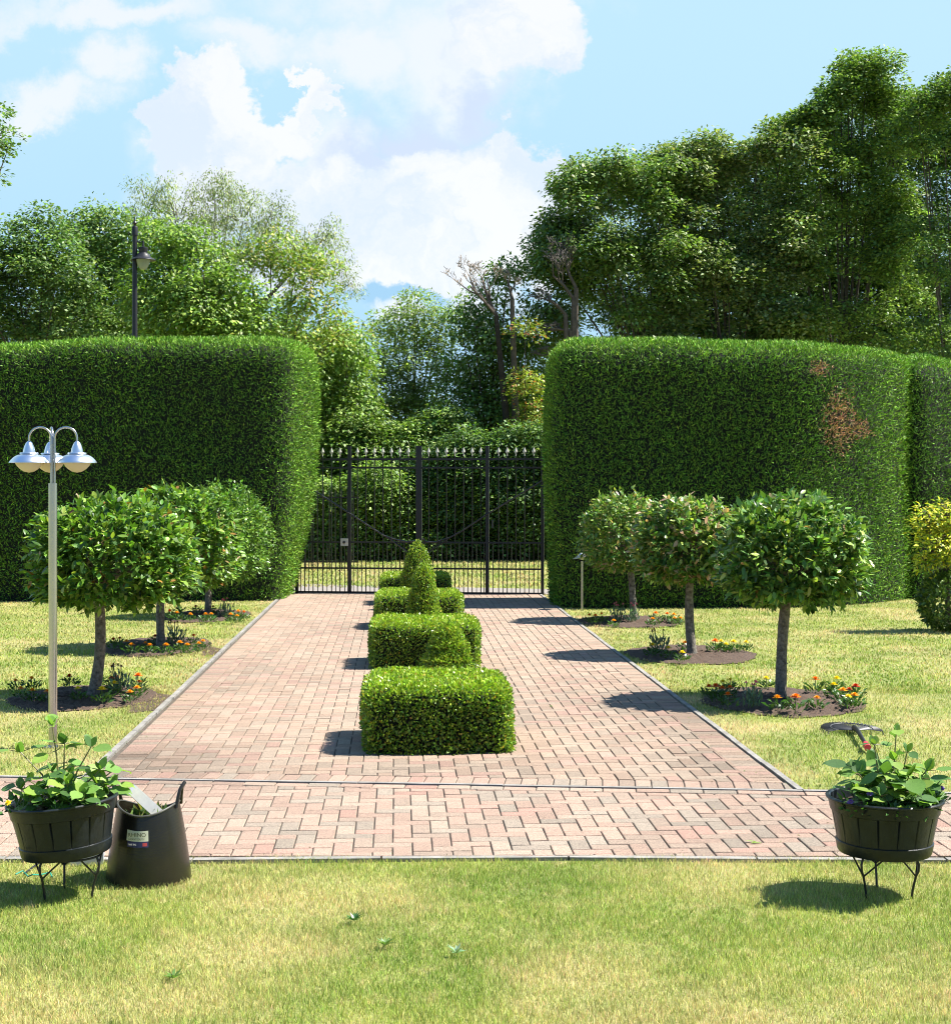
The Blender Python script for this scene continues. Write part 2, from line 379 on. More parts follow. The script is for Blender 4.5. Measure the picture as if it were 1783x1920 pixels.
def leaves(P, T, Nn, Ls, Ws, col, detailed=False):
    P = np.asarray(P, float); n = len(P)
    T = nrm(np.asarray(T, float)); Nn = np.asarray(Nn, float); Nn = nrm(Nn - T * np.sum(Nn * T, 1, keepdims=True)); S = np.cross(T, Nn)
    tv = LF_V if detailed else RH_V; tf = LF_F if detailed else [RH_F]
    Ls = np.broadcast_to(Ls, (n,)); Ws = np.broadcast_to(Ws, (n,))
    V = P[:, None] + S[:, None] * (tv[None, :, 0:1] * Ws[:, None, None]) + T[:, None] * (tv[None, :, 1:2] * Ls[:, None, None]) + Nn[:, None] * (tv[None, :, 2:3] * Ls[:, None, None])
    k = len(tv); off = (np.arange(n) * k)[:, None, None]
    F = [(off + f[None]).reshape(-1, f.shape[1]) for f in tf]
    return V.reshape(-1, 3), F, np.repeat(np.broadcast_to(col, (n, 3)), k, axis=0)
def merge(parts):
    Vs, Fq, Ft, Cs, b = [], [], [], [], 0
    for V, Fs, c_ in parts:
        Vs.append(V); Cs.append(c_)
        for f in Fs: (Fq if f.shape[1] == 4 else Ft).append(f + b)
        b += len(V)
    F = []
    if Fq: F.append(np.concatenate(Fq))
    if Ft: F.append(np.concatenate(Ft))
    return np.concatenate(Vs), F, np.concatenate(Cs)
def rnd(n): return nrm(rng.normal(size=(n, 3)))
def vcol(base, n, dv_=.25, dh=.12):
    base = np.asarray(base, float); k = np.exp(rng.normal(0, dv_, (n, 1))); h = 1 + rng.normal(0, dh, (n, 3)); return np.clip(base * k * h, .003, .95)
def mixc(n, cols, probs):
    i = rng.choice(len(cols), n, p=probs); return np.array(cols, float)[i]
# rounded box surface mesh (cube grid), deform function, area sampling
def rbox(w_, d_, h_, r, n=(24, 12, 20), top_only_round=True):
    V, F = [], []
    def face(fn, a, b):
        base = len(V)
        for i in range(a + 1):
            for j in range(b + 1): V.append(fn(i / a * 2 - 1, j / b * 2 - 1))
        for i in range(a):
            for j in range(b):
                q = base + i * (b + 1) + j; F.append((q, q + b + 1, q + b + 2, q + 1))
    face(lambda a, b: (a, -1, b), n[0], n[2]); face(lambda a, b: (-a, 1, b), n[0], n[2])
    face(lambda a, b: (1, a, b), n[1], n[2]); face(lambda a, b: (-1, -a, b), n[1], n[2]); face(lambda a, b: (a, b, 1), n[0], n[1])
    V = np.array(V) * np.array([w_ / 2, d_ / 2, h_ / 2])
    inn = np.array([w_ / 2 - r, d_ / 2 - r, h_ / 2 - r]); lo = -inn.copy(); lo[2] = -h_ / 2
    q = np.clip(V, lo, inn); dd = V - q; ln = np.linalg.norm(dd, axis=1, keepdims=True); V = np.where(ln > 1e-6, q + dd / np.maximum(ln, 1e-9) * r, V)
    V[:, 2] += h_ / 2
    return V, np.array(F)
def sample(V, F, n, weight=None):
    a, b, c_, d_ = V[F[:, 0]], V[F[:, 1]], V[F[:, 2]], V[F[:, 3]]
    N_ = np.cross(c_ - a, d_ - b); A = np.linalg.norm(N_, axis=1) / 2
    N_ = nrm(N_); W_ = A.copy()
    if weight is not None: W_ *= weight((a + c_) / 2, N_)
    i = rng.choice(len(F), n, p=W_ / W_.sum()); s, t = rng.random((2, n, 1))
    P = (a[i] * (1 - s) + b[i] * s) * (1 - t) + (d_[i] * (1 - s) + c_[i] * s) * t
    return P, N_[i]
def lump(P, s, amp, seed=0):
    x, y, z = (P * s).T; return amp * (np.sin(x * 1.3 + seed) * np.cos(y * 1.7 + 2 * seed) + .6 * np.sin(z * 2.1 + x * .7 + seed) + .4 * np.sin(3.1 * x + 2.3 * z + seed * 3) * np.cos(2.7 * y))

# ------------------------------------------------------------------ clipped conifer hedges
def hedge(name, label, x0, x1, y0, y1, h, r, n, deform=None, brown=None, seed=0):
    V, F = rbox(x1 - x0, y1 - y0, h, r, (40, 14, 30))
    V = V + np.array([(x0 + x1) / 2, (y0 + y1) / 2, 0])
    def df(P):
        P = P.copy(); l_ = lump(P, 1.1, .035, seed)
        c_ = np.array([(x0 + x1) / 2, (y0 + y1) / 2])
        P[:, 0] += np.sign(P[:, 0] - c_[0]) * l_ * .7; P[:, 1] += np.sign(P[:, 1] - c_[1]) * l_; P[:, 2] += np.where(P[:, 2] > h * .8, l_, 0)
        return deform(P) if deform else P
    V = df(V)
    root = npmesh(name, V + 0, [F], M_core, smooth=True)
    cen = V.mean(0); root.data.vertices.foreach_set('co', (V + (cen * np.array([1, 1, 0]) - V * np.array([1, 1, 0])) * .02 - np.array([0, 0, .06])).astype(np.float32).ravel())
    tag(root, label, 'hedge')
    P, Nn = sample(V, F, n, lambda c_, N_: np.where(N_[:, 1] > .6, .12, np.where(N_[:, 2] > .6, 1.3, 1.0)))
    fl = np.sum((P - cen) * Nn, 1) < 0; Nn[fl] *= -1
    P = P - Nn * rng.uniform(-.025, .085, (n, 1)); up = np.array([0, 0, 1.0])
    T = nrm(Nn * .42 + up * .45 + rnd(n) * .62 + np.array([.3, 0, 0]) * rng.normal(0, 1, (n, 1)))
    col = vcol((.080, .185, .020), n, .34, .1)
    newg_lit = rng.random(n) < (.16 + .5 * (Nn[:, 2] > .4) + .35 * (np.abs(Nn[:, 0]) > .7)); col[newg_lit] = vcol((.21, .38, .04), int(newg_lit.sum()), .3, .1)  # random new growth, plus tops and ends coloured brighter to look sunlit
    if brown is not None:
        for (bx, bz, ax_, az_) in brown:
            d = np.hypot((P[:, 0] - bx) / ax_, (P[:, 2] - bz) / az_) + rng.normal(0, .28, n)
            k = (d < 1) & (rng.random(n) < .78) & (Nn[:, 1] < .2); col[k] = vcol((.48, .27, .16), int(k.sum()), .35, .12)
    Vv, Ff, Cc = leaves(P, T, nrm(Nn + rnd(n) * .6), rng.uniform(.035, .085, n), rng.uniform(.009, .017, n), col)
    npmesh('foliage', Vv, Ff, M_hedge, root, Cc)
    return root
def defL(P):
    P = P.copy(); t = np.clip(P[:, 2] / 4.2, 0, 1)
    k = np.clip((P[:, 0] + 5) / 1.8, 0, 1); b_ = np.clip((P[:, 1] - 24.35) / 1.8, 0, 1); P[:, 0] += k * ((.14 + .34 * b_) * np.sin(t * 2.2) ** 1.1)
    P[:, 2] *= 1 - .022 * np.clip((-5.5 - P[:, 0]) / 3, 0, 1.5); return P
hedge('hedge', 'tall clipped dark conifer hedge left of the iron gate, behind the steel lamp post', -10.2, -3.10, 24.35, 26.2, 4.22, .34, 185000, defL, seed=1)
def defR(P):
    P = P.copy(); t = np.clip(P[:, 2] / 4.0, 0, 1)
    k = np.clip((2.2 - P[:, 0]) / 1.2, 0, 1); P[:, 0] -= k * (.12 * np.sin(t * 2.4))
    q = np.clip((P[:, 0] - 4.4) / 2.9, 0, 1); P[:, 1] += q ** 1.7 * 2.2
    P[:, 2] *= 1 - .012 * np.clip((P[:, 0] - 4) / 2, 0, 1.5); return P
hedge('hedge', 'tall clipped conifer hedge right of the gate with a dead brown patch', 1.22, 7.35, 22.95, 25.0, 4.06, .40, 185000, defR,
      brown=[(X(1572, 23.4), Z(790, 23.4), .26, .46), (X(1530, 23.4), Z(695, 23.4), .18, .10), (X(1620, 23.4), Z(805, 23.4), .2, .15)], seed=2)
hedge('hedge', 'shorter receding conifer hedge behind the yellow shrub at the right edge', 7.0, 9.4, 24.6, 28.0, 4.12, .5, 110000, lambda P: np.stack([P[:, 0], P[:, 1] + (P[:, 0] - 7.0) * .7, P[:, 2] * (1 - .03 * np.clip(P[:, 0] - 7, 0, 2))], 1), seed=3)

# ------------------------------------------------------------------ box hedge blocks and cones down the middle of the path
def boxleaves(V, F, n, cen, parent, name, limey):
    P, Nn = sample(V, F, n, lambda c_, N_: np.where(N_[:, 2] < -.5, 0, 1.0))
    P = P - Nn * rng.uniform(-.03, .05, (n, 1)) * (1 if name else 1); T = nrm(Nn * .8 + rnd(n) * .9 + np.array([0, 0, .35]))
    top = np.clip(Nn[:, 2], 0, 1)
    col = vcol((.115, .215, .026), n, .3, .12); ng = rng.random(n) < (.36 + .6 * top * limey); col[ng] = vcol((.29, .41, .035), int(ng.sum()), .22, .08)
    yl = rng.random(n) < .035; col[yl] = vcol((.42, .30, .05), int(yl.sum()), .2, .1)
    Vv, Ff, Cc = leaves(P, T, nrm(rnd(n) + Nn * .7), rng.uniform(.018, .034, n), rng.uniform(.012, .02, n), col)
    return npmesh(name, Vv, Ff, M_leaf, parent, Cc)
BX = [(822, 10.38, .98), (798, 15.2, 1.06), (786, 19.35, 1.07), (779, 23.3, 1.03)]
words_ = ['nearest square box hedge block, largest in the picture, foot of the row', 'second box hedge block from the front, between the first two cones',
          'third box hedge block from the front, half hidden by a cone', 'farthest box hedge block, standing just before the gate']
for i, (px, Y0, wd) in enumerate(BX):
    x0 = X(px, Y0); V, F = rbox(wd, 1.0, .46, .07, (16, 16, 10)); rot = Matrix.Rotation(R(2.9), 3, 'Z')
    V = V + np.stack([np.sign(V[:, 0]) * lump(V, 5, .012, i), np.sign(V[:, 1]) * lump(V, 5, .012, i + 2), lump(V, 5, .010, i + 4)], 1)
    V = V @ np.array(rot).T + np.array([x0 - .025, Y0 + .5, 0])
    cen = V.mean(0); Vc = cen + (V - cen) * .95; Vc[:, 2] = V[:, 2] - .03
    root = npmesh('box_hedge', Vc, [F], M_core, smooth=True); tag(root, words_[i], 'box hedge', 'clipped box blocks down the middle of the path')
    boxleaves(V, F, int(34000 * (1, .75, .6, .5)[i]), cen, root, 'foliage', 1)
cones = [(838, 14.62, .52, .27, 'short clipped box cone behind the nearest block'), (794, 18.6, .90, .23, 'middle clipped box cone between the second and third blocks'),
         (783, 22.5, 1.03, .31, 'tallest looking clipped box cone, seen against the gate')]
for i, (px, Y0, h_, r_, lb) in enumerate(cones):
    n_, m_ = 28, 16; V = []; F = []
    for a in range(m_ + 1):
        t = a / m_; rr = r_ * (1 - t) ** .55 * (1 - .12 * (1 - t) ** 4) * (1 + .07 * math.sin(t * 24 + i)) if t < 1 else 0.004
        for b in range(n_):
            q = 2 * math.pi * b / n_; V.append((math.cos(q) * rr, math.sin(q) * rr, t * h_))
    for a in range(m_):
        for b in range(n_): F.append((a * n_ + b, a * n_ + (b + 1) % n_, (a + 1) * n_ + (b + 1) % n_, (a + 1) * n_ + b))
    V = np.array(V); F = np.array(F); k = 1 + lump(V, 9, .07, i); V[:, 0] *= k; V[:, 1] *= k; V += np.array([X(px, Y0), Y0, 0])
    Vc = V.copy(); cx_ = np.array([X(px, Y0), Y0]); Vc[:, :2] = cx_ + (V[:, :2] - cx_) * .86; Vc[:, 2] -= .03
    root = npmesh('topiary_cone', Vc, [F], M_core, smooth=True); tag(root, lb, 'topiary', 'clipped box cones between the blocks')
    boxleaves(V, F, 13000, V.mean(0), root, 'foliage', 1)

# ------------------------------------------------------------------ small standard trees
def standard(label, px, pyb, lean, cpx, top, bot, hw, nl, cols, probs, ls=(.07, .12), dens=1.0, seed=0, group=None):
    x0, Y0 = G(px, pyb); zt, zb = Z(top, Y0), Z(bot, Y0) + .07; cx_ = X(cpx, Y0); r_ = hw / FPX * Y0 * .94
    root = empty('standard_tree', (x0, Y0, 0)); tag(root, label, 'tree', group)
    lp = Vector((cx_ - x0, 0, 0)); zc = zb + (zt - zb) * .33; zmid = zb + .10
    m = MB(); pts = []; rad = []; rs = random.Random(seed)
    for i in range(10):
        t = i / 9; pts.append((lean[0] * t + lean[1] * math.sin(t * 3.3), .01 * math.sin(t * 7 + seed), -.03 + t * (zmid + .13)))
        rad.append(.052 - .012 * t + (.02 if i == 0 else 0) + rs.uniform(-.003, .003))
    m.tube(pts, rad, 14)
    for k in range(3):
        t = rs.randrange(2, 8); p = Vector(pts[t]); a = rs.uniform(-2.5, -.5); m.tube([p, p + Vector((math.cos(a), math.sin(a), .25)) * .055], [.018, .012], 8)
    m.build('trunk', M_bark, root)
    top_ = Vector(pts[-1]); m = MB(); cc_ = Vector((lp.x, 0, zc + .1))
    for k in range(16):
        a = 2 * math.pi * k / 16 + rs.uniform(-.2, .2); rr = r_ * rs.uniform(.6, .85); e = cc_ + Vector((math.cos(a) * rr, math.sin(a) * rr, (zt - zb) * rs.uniform(-.2, .42)))
        mid = top_.lerp(e, .5) + Vector((0, 0, .08)); m.tube([top_ - Vector((0, 0, .05)), mid, e], [.02, .012, .005], 6)
    m.build('branches', M_bark, root)
    # crown: flattened dome made of many leafy shoots, drooping skirt at the rim
    n = int(nl * 2.5); ls = (ls[0] * 1.0, ls[1] * 1.0); th = rng.uniform(0, 2 * math.pi, n); zz = rng.uniform(-1, 1, n) ; rho = rng.uniform(0, 1, n) ** .22
    zz = np.where(rng.random(n) < .30, np.abs(zz), zz)
    d = np.stack([np.sqrt(1 - zz ** 2) * np.cos(th), np.sqrt(1 - zz ** 2) * np.sin(th), zz], 1)
    bump_ = 1 + .04 * np.sin(th * 3 + seed) * np.cos(zz * 4 + seed) + .03 * np.sin(th * 7 + zz * 9 + seed * 2)
    upz = zt - zc; dnz = zc - zb
    S_ = np.stack([np.full(n, r_), np.full(n, r_), np.where(zz > 0, upz, dnz * .9)], 1)
    q = np.sign(d) * np.abs(d) ** .82
    P = q * S_ * (rho * bump_)[:, None] + np.array([lp.x, 0, zc])
    # shoots: cluster leaves on a common direction
    nsh = n // 7; idx = rng.integers(0, nsh, n); shc = P[:nsh]; shd = nrm(d[:nsh] * np.array([1, 1, .5]) + rnd(nsh) * .5 + np.array([0, 0, .2]))
    P = shc[idx] + shd[idx] * rng.uniform(-.07, .055, (n, 1)) + rnd(n) * .03
    T = nrm(shd[idx] * .9 + rnd(n) * .85 + np.array([0, 0, -.12])); Nn = nrm(np.array([0, 0, 1.0]) + rnd(n) * .65 + d[idx % n] * 0 + shd[idx] * .35)
    base = mixc(n, cols, probs); col = np.clip(base * np.exp(rng.normal(0, .2, (n, 1))) * (1 + rng.normal(0, .08, (n, 3))), .004, .9)
    Ls = rng.uniform(ls[0], ls[1], n) * .80
    V, F, Cc = leaves(P, T, Nn, Ls, Ls * rng.uniform(.38, .52, n), col, True)
    npmesh('crown', V, F, M_leaf, root, Cc)
    return root
G1 = [(.09, .19, .026), (.16, .29, .036), (.25, .37, .05), (.30, .16, .04), (.035, .085, .016)]
G2 = [(.095, .20, .038), (.19, .31, .05), (.31, .40, .08), (.45, .30, .17), (.05, .11, .022)]
standard('nearest left lollipop tree, bushy bright green crown on a leaning mottled trunk', 172, 1312, (.06, .05), 214, 936, 1158, 160, 4300, G1, [.38, .32, .17, .02, .11], seed=1, group='standard trees along the path')
standard('middle left lollipop tree, crown between the nearest and the farthest left trees', 303, 1216, (.0, -.01), 335, 914, 1118, 122, 3900, G1, [.36, .34, .17, .03, .10], seed=2, group='standard trees along the path')
standard('farthest left lollipop tree with a denser rounder crown beside the hedge', 390, 1156, (.0, .01), 418, 906, 1105, 96, 5200, G1, [.5, .32, .08, .0, .10], ls=(.05, .085), seed=3, group='standard trees along the path')
standard('nearest right lollipop tree with a wide dark glossy flat crown', 1462, 1316, (.06, -.01), 1483, 932, 1150, 142, 3900, G2, [.44, .26, .13, .02, .15], seed=4, group='standard trees along the path')
standard('middle right lollipop tree with pinkish brown tips among its leaves', 1298, 1231, (-.03, -.02), 1288, 934, 1108, 104, 3600, G2, [.34, .24, .16, .16, .10], seed=5, group='standard trees along the path')
standard('farthest right lollipop tree beside the hedge, near the small steel light', 1189, 1166, (-.06, .0), 1170, 926, 1082, 88, 3500, G2, [.36, .26, .18, .10, .10], ls=(.06, .10), seed=6, group='standard trees along the path')

# ------------------------------------------------------------------ flower beds
beds = [(155, 1311, 135, 24, 'round soil bed under the nearest left tree'), (292, 1214, 102, 18, 'round soil bed under the middle left tree'), (388, 1156, 80, 12, 'round soil bed under the farthest left tree'),
        (1468, 1318, 148, 28, 'round soil bed under the nearest right tree'), (1295, 1229, 122, 18, 'round soil bed under the middle right tree'), (1182, 1167, 98, 11.5, 'round soil bed under the farthest right tree')]
BEDS = []
for (px, py, hw, hh, lb) in beds:
    x0, Y0 = G(px, py); a = hw / FPX * Y0; Yn, Yf = G(px, py + hh)[1], G(px, py - hh)[1]; yc, b = (Yn + Yf) / 2, (Yf - Yn) / 2; BEDS.append((x0, yc, a, b))
    V = [(x0, yc, .035)]; F = []; n_ = 110; m_ = 18
    for j in range(1, m_ + 1):
        for i in range(n_):
            q = 2 * math.pi * i / n_; k = j / m_ * (1 + .03 * math.sin(5 * q + px) + .02 * math.sin(13 * q + px) + .012 * math.sin(29 * q)); V.append((x0 + a * k * math.cos(q), yc + b * k * math.sin(q), .008 + .028 * (1 - (j / m_) ** 3) + (random.uniform(-.012, .014) if j < m_ else 0)))
    T3 = [(0, 1 + i, 1 + (i + 1) % n_) for i in range(n_)]; Q4 = [(1 + (j - 1) * n_ + i, 1 + j * n_ + i, 1 + j * n_ + (i + 1) % n_, 1 + (j - 1) * n_ + (i + 1) % n_) for j in range(1, m_) for i in range(n_)]
    tag(npmesh('flower_bed', V, [T3, Q4], M_soil, smooth=True), lb, 'flower bed', 'soil beds round the standard trees')
fx = [(250, 1305), (322, 1300), (290, 1340), (255, 1338)]
npmesh('bare_soil', [(*G(*p), .005) for p in [(240, 1338), (300, 1332), (322, 1304), (262, 1296)]], [[(0, 1, 2, 3)]], M_soil)['kind'] = 'structure'
npmesh('bare_soil', [(*G(*p), .005) for p in [(378, 1230), (412, 1228), (426, 1218), (384, 1212)]], [[(0, 1, 2, 3)]], M_soil)['kind'] = 'structure'
def petal_head(r_, layers, n):
    P, T, Nn, Lq = [], [], [], []
    for l_ in range(layers):
        e = l_ / max(layers - 1, 1) * 1.0 + .1
        for k in range(n - l_):
            q = 2 * math.pi * (k + .5 * (l_ % 2)) / (n - l_) + random.uniform(-.1, .1); d = Vector((math.cos(q) * math.cos(e), math.sin(q) * math.cos(e), math.sin(e) + .05))
            P.append((0, 0, .12 * r_ * l_)); T.append(d); Nn.append((-math.cos(q) * math.sin(e), -math.sin(q) * math.sin(e), math.cos(e) + .1)); Lq.append(r_ * (1 - .2 * l_))
    return np.array(P), np.array([tuple(t) for t in T]), np.array(Nn), np.array(Lq)
fcol = {'orange': (.85, .22, .01), 'amber': (.88, .38, .015), 'yellow': (.88, .66, .02), 'red': (.55, .045, .008), 'pink': (.75, .18, .30), 'maroon': (.10, .01, .015), 'violet': (.20, .10, .45)}
protoF = {}
def flower_proto(colr, kind):
    root = empty('marigold' if kind == 'm' else 'dianthus' if kind == 'd' else 'viola', (0, -50, 0))
    hgt = .10 if kind == 'm' else .17 if kind == 'd' else .07
    n = 60 if kind == 'm' else 90 if kind == 'd' else 40; th = rng.uniform(0, 6.28, n); rr = rng.uniform(.01, .075, n); P = np.stack([np.cos(th) * rr, np.sin(th) * rr, rng.uniform(.01, hgt * .75, n)], 1)
    up = .8 if kind != 'd' else 2.2
    T = nrm(np.stack([np.cos(th), np.sin(th), np.full(n, up)], 1) + rnd(n) * .5); gcol = (.06, .13, .03) if kind != 'd' else (.13, .20, .14)
    V, F, Cc = leaves(P, T, nrm(rnd(n) + np.array([0, 0, 1.2])), rng.uniform(.03, .06, n), rng.uniform(.010, .022, n), vcol(gcol, n, .25, .1))
    npmesh('foliage', V, F, M_leaf, root, Cc)
    for k in range(1 if kind == 'm' else 5 if kind == 'd' else 2):
        off = (0, 0) if kind == 'm' else (random.uniform(-.05, .05), random.uniform(-.05, .05)); hz = hgt * random.uniform(.95, 1.15)
        P, T, Nn, Lq = petal_head(.040 if kind == 'm' else .02 if kind == 'd' else .018, 4 if kind == 'm' else 2, 11 if kind == 'm' else 6)
        P = P + np.array([off[0], off[1], hz]); V, F, Cc = leaves(P, T, Nn, Lq, Lq * .95, vcol(fcol[colr], len(P), .1, .04)); npmesh('flower', V, F, M_far, root, Cc)
        m = MB(); m.tube([(off[0] * .4, off[1] * .4, 0), (*off, hz)], .003, 5); m.build('stem', M_stem, root)
    return root
FL = {0: [(32, 1293, 'amber'), (60, 1291, 'amber'), (40, 1309, 'amber'), (61, 1315, 'amber'), (90, 1316, 'amber'), (147, 1313, 'yellow'), (193, 1319, 'yellow'), (214, 1304, 'yellow'), (132, 1289, 'red'), (187, 1287, 'red'), (210, 1289, 'red'), (222, 1287, 'red'), (259, 1291, 'orange'), (262, 1299, 'orange'), (258, 1308, 'amber'), (246, 1316, 'amber')],
      1: [(213, 1216, 'red'), (225, 1209, 'red'), (237, 1218, 'amber'), (247, 1224, 'amber'), (273, 1218, 'amber'), (282, 1224, 'amber'), (312, 1225, 'amber'), (339, 1221, 'amber'), (352, 1224, 'amber'), (373, 1219, 'amber'), (380, 1214, 'amber'), (364, 1209, 'orange'), (291, 1207, 'red')],
      2: [(320, 1158, 'red'), (337, 1149, 'red'), (333, 1161, 'amber'), (357, 1162, 'amber'), (387, 1164, 'amber'), (397, 1162, 'amber'), (433, 1163, 'amber'), (445, 1164, 'amber'), (448, 1157, 'amber'), (458, 1160, 'orange'), (368, 1148, 'red'), (400, 1148, 'red')],
      3: [(1328, 1309, 'orange'), (1340, 1314, 'orange'), (1356, 1298, 'yellow'), (1369, 1295, 'yellow'), (1352, 1315, 'orange'), (1369, 1309, 'orange'), (1365, 1327, 'orange'), (1437, 1291, 'yellow'), (1458, 1333, 'amber'), (1491, 1335, 'orange'), (1531, 1329, 'amber'), (1529, 1300, 'orange'), (1568, 1297, 'yellow'), (1563, 1307, 'yellow'), (1578, 1317, 'amber'), (1590, 1311, 'red'), (1604, 1310, 'red'), (1588, 1328, 'yellow'), (1600, 1325, 'amber')],
      4: [(1222, 1228, 'yellow'), (1254, 1232, 'yellow'), (1278, 1240, 'yellow'), (1282, 1219, 'amber'), (1340, 1221, 'orange'), (1352, 1217, 'yellow'), (1361, 1222, 'yellow'), (1375, 1221, 'yellow'), (1399, 1219, 'yellow')],
      5: [(1105, 1166, 'orange'), (1115, 1167, 'orange'), (1127, 1166, 'orange'), (1150, 1174, 'amber'), (1223, 1171, 'amber'), (1229, 1164, 'orange'), (1250, 1163, 'orange'), (1265, 1169, 'amber'), (1262, 1164, 'amber'), (1275, 1168, 'amber')]}
bn = ['bed under the nearest left tree', 'bed under the middle left tree', 'bed under the farthest left tree', 'bed under the nearest right tree', 'bed under the middle right tree', 'bed under the farthest right tree']
ordw = ['leftmost', 'second', 'third', 'fourth', 'fifth', 'sixth', 'seventh', 'eighth', 'ninth', 'tenth', 'eleventh']
def place_flower(kind, colr, px, py, label, grp, s=1.0, z=.02):
    key = (kind, colr)
    if key not in protoF: protoF[key] = flower_proto(colr, kind); r_ = protoF[key]
    else: r_ = copy_tree(protoF[key])
    x0, Y0 = G(px, py + 7); r_.location = (x0, Y0, z); r_.rotation_euler = (random.uniform(-.08, .08), random.uniform(-.08, .08), random.uniform(0, 6.28)); s *= random.uniform(.88, 1.15); r_.scale = (s, s, s)
    tag(r_, label, 'flower', grp); return r_
for b, lst in FL.items():
    for colr in ('orange', 'amber', 'yellow', 'red'):
        sub_ = sorted([f for f in lst if f[2] == colr])
        for i, (px, py, _) in enumerate(sub_):
            pos = 'only' if len(sub_) == 1 else ordw[i] if i == 0 else ('rightmost' if i == len(sub_) - 1 else ordw[i] + ' from left')
            place_flower('m', colr, px, py, f'{pos} {colr} marigold in the {bn[b]}', 'marigolds in the flower beds')
for (px, py, colr, lb) in [(1408, 1326, 'pink', 'grey leaved plant with pink blooms left of the nearest right trunk'), (1158, 1163, 'pink', 'left pink flowered plant in the bed under the farthest right tree'), (1184, 1164, 'pink', 'right pink flowered plant beside the farthest right trunk'),
                           (1236, 1222, 'maroon', 'dark seed headed plant in the bed under the middle right tree'), (226, 1296, 'maroon', 'dark budded plant right of the nearest left trunk'), (330, 1206, 'maroon', 'dark budded plant right of the middle left trunk'), (426, 1153, 'pink', 'pinkish plant right of the farthest left trunk')]:
    place_flower('d', colr, px, py, lb, None, 1.25)

# ------------------------------------------------------------------ steel lamp posts
def arc(c_, r_, a0, a1, ang, n=14):
    return [Vector((c_[0] + r_ * math.cos(a0 + (a1 - a0) * i / n) * math.cos(ang), c_[1] + r_ * math.cos(a0 + (a1 - a0) * i / n) * math.sin(ang), c_[2] + r_ * math.sin(a0 + (a1 - a0) * i / n))) for i in range(n + 1)]
def shade_part(root, x, y, z, s=1.0):
    m = MB(); m.lathe([(0, .150), (.010, .149), (.022, .138), (.034, .112), (.042, .082), (.044, .068), (.064, .067), (.067, .061), (.058, .053), (.075, .051), (.096, .042), (.114, .028), (.129, .012), (.141, -.004), (.141, -.007), (.127, .006), (.09, .036), (.05, .045)], 40, (0, 0, 0))
    m.v = [(x + p[0] * s, y + p[1] * s, z + p[2] * s) for p in m.v]; m.build('lamp_shade', M_alu, root)
    m = MB(); m.lathe([(.098, .02), (.097, -.010), (.085, -.030), (.064, -.052), (.036, -.070), (.0, -.078)], 36); m.v = [(x + p[0] * s, y + p[1] * s, z + p[2] * s) for p in m.v]; m.build('globe', M_opal, root)
x0, Y0 = G(100, 1402); root = empty('lamp_post', (x0, Y0, 0)); tag(root, 'brushed steel three headed lamp post standing behind the left planter', 'lamp post')
zp = Z(906, Y0); m = MB(); m.tube([(0, 0, 0), (0, 0, zp)], .030, 24); m.build('pole', M_steel, root)
m = MB(); m.lathe([(0, .0), (.07, .0), (.07, .012), (.035, .02), (.0, .02)], 24); m.build('base_plate', M_steel, root)
zh = Z(866, Y0)
for (ang, rr, ox) in ((R(180), .105, 0), (R(4), .105, 0), (R(112), .115, 0)):
    # swan neck: up, over, down into its shade
    zt_ = Z(802, Y0) - rr / 2 - .01; r2 = .078; st = .012; zt_ = Z(801, Y0) - r2
    d = Vector((math.cos(ang), math.sin(ang), 0)); cen = d * (st + r2)
    pts = [d * st + Vector((0, 0, zp - .15)), d * st + Vector((0, 0, zt_ - .05))] + arc((cen.x, cen.y, zt_), r2, math.pi, 0, ang) + [d * (st + 2 * r2) + Vector((0, 0, zh + .14))]
    m = MB(); m.tube(pts, .0078, 12); m.build('arm', M_steel, root)
    e = d * (st + 2 * r2); shade_part(root, e.x, e.y, zh, .98)
x0, Y0 = G(1091, 1145); root = empty('garden_light', (x0, Y0, 0)); tag(root, 'small steel post light against the right hedge beside the farthest tree', 'garden light')
m = MB(); m.tube([(0, 0, 0), (0, 0, Z(1052, Y0))], .017, 14); m.build('pole', M_steel, root)
zt_ = Z(1050, Y0); m = MB(); m.lathe([(0, 0), (.02, 0), (.035, .02), (.045, .05), (.04, .055), (.0, .055)], 20, (0, 0, zt_)); m.build('globe', M_lens, root)
m = MB(); m.lathe([(0, .13), (.012, .12), (.03, .09), (.075, .062), (.12, .045), (.12, .042), (.07, .055), (0, .06)], 24, (0, 0, zt_)); m.v = [(p[0] - .02, p[1], p[2] + p[0] * .25) for p in m.v]; m.build('lamp_shade', M_alu, root)
# black street lamp behind the left hedge
Y0 = 30.0; x0 = X(253.5, Y0); root = empty('street_lamp', (x0, Y0, 0)); tag(root, 'tall black lamp column with one hanging lantern rising behind the left hedge', 'street lamp')
zt_ = Z(425, Y0); m = MB(); m.tube([(0, 0, 0), (0, 0, zt_)], [.075, .045], 16)
m.lathe([(.045, -.18), (.060, -.17), (.062, -.02), (.055, .0), (.02, .02), (.03, .05), (.045, .075), (.03, .105), (.014, .12), (.010, .18), (.0, .22)], 16, (0, 0, zt_)); m.build('column', M_iron, root)
xe = .165; m = MB(); m.tube([(.03, 0, Z(452, Y0)), (.10, 0, Z(455, Y0)), (xe, 0, Z(452, Y0)), (xe, 0, Z(462, Y0))], [.015, .014, .022, .026], 10); m.build('bracket', M_iron, root)
m = MB(); zl = Z(462, Y0); m.lathe([(0, 0), (.09, -.02), (.095, -.05), (.085, -.08), (.085, -.13), (.13, -.17), (.15, -.21), (.24, -.26), (.245, -.275), (.14, -.25), (0, -.2)], 24, (xe, 0, zl)); m.build('lantern_hood', M_iron, root)
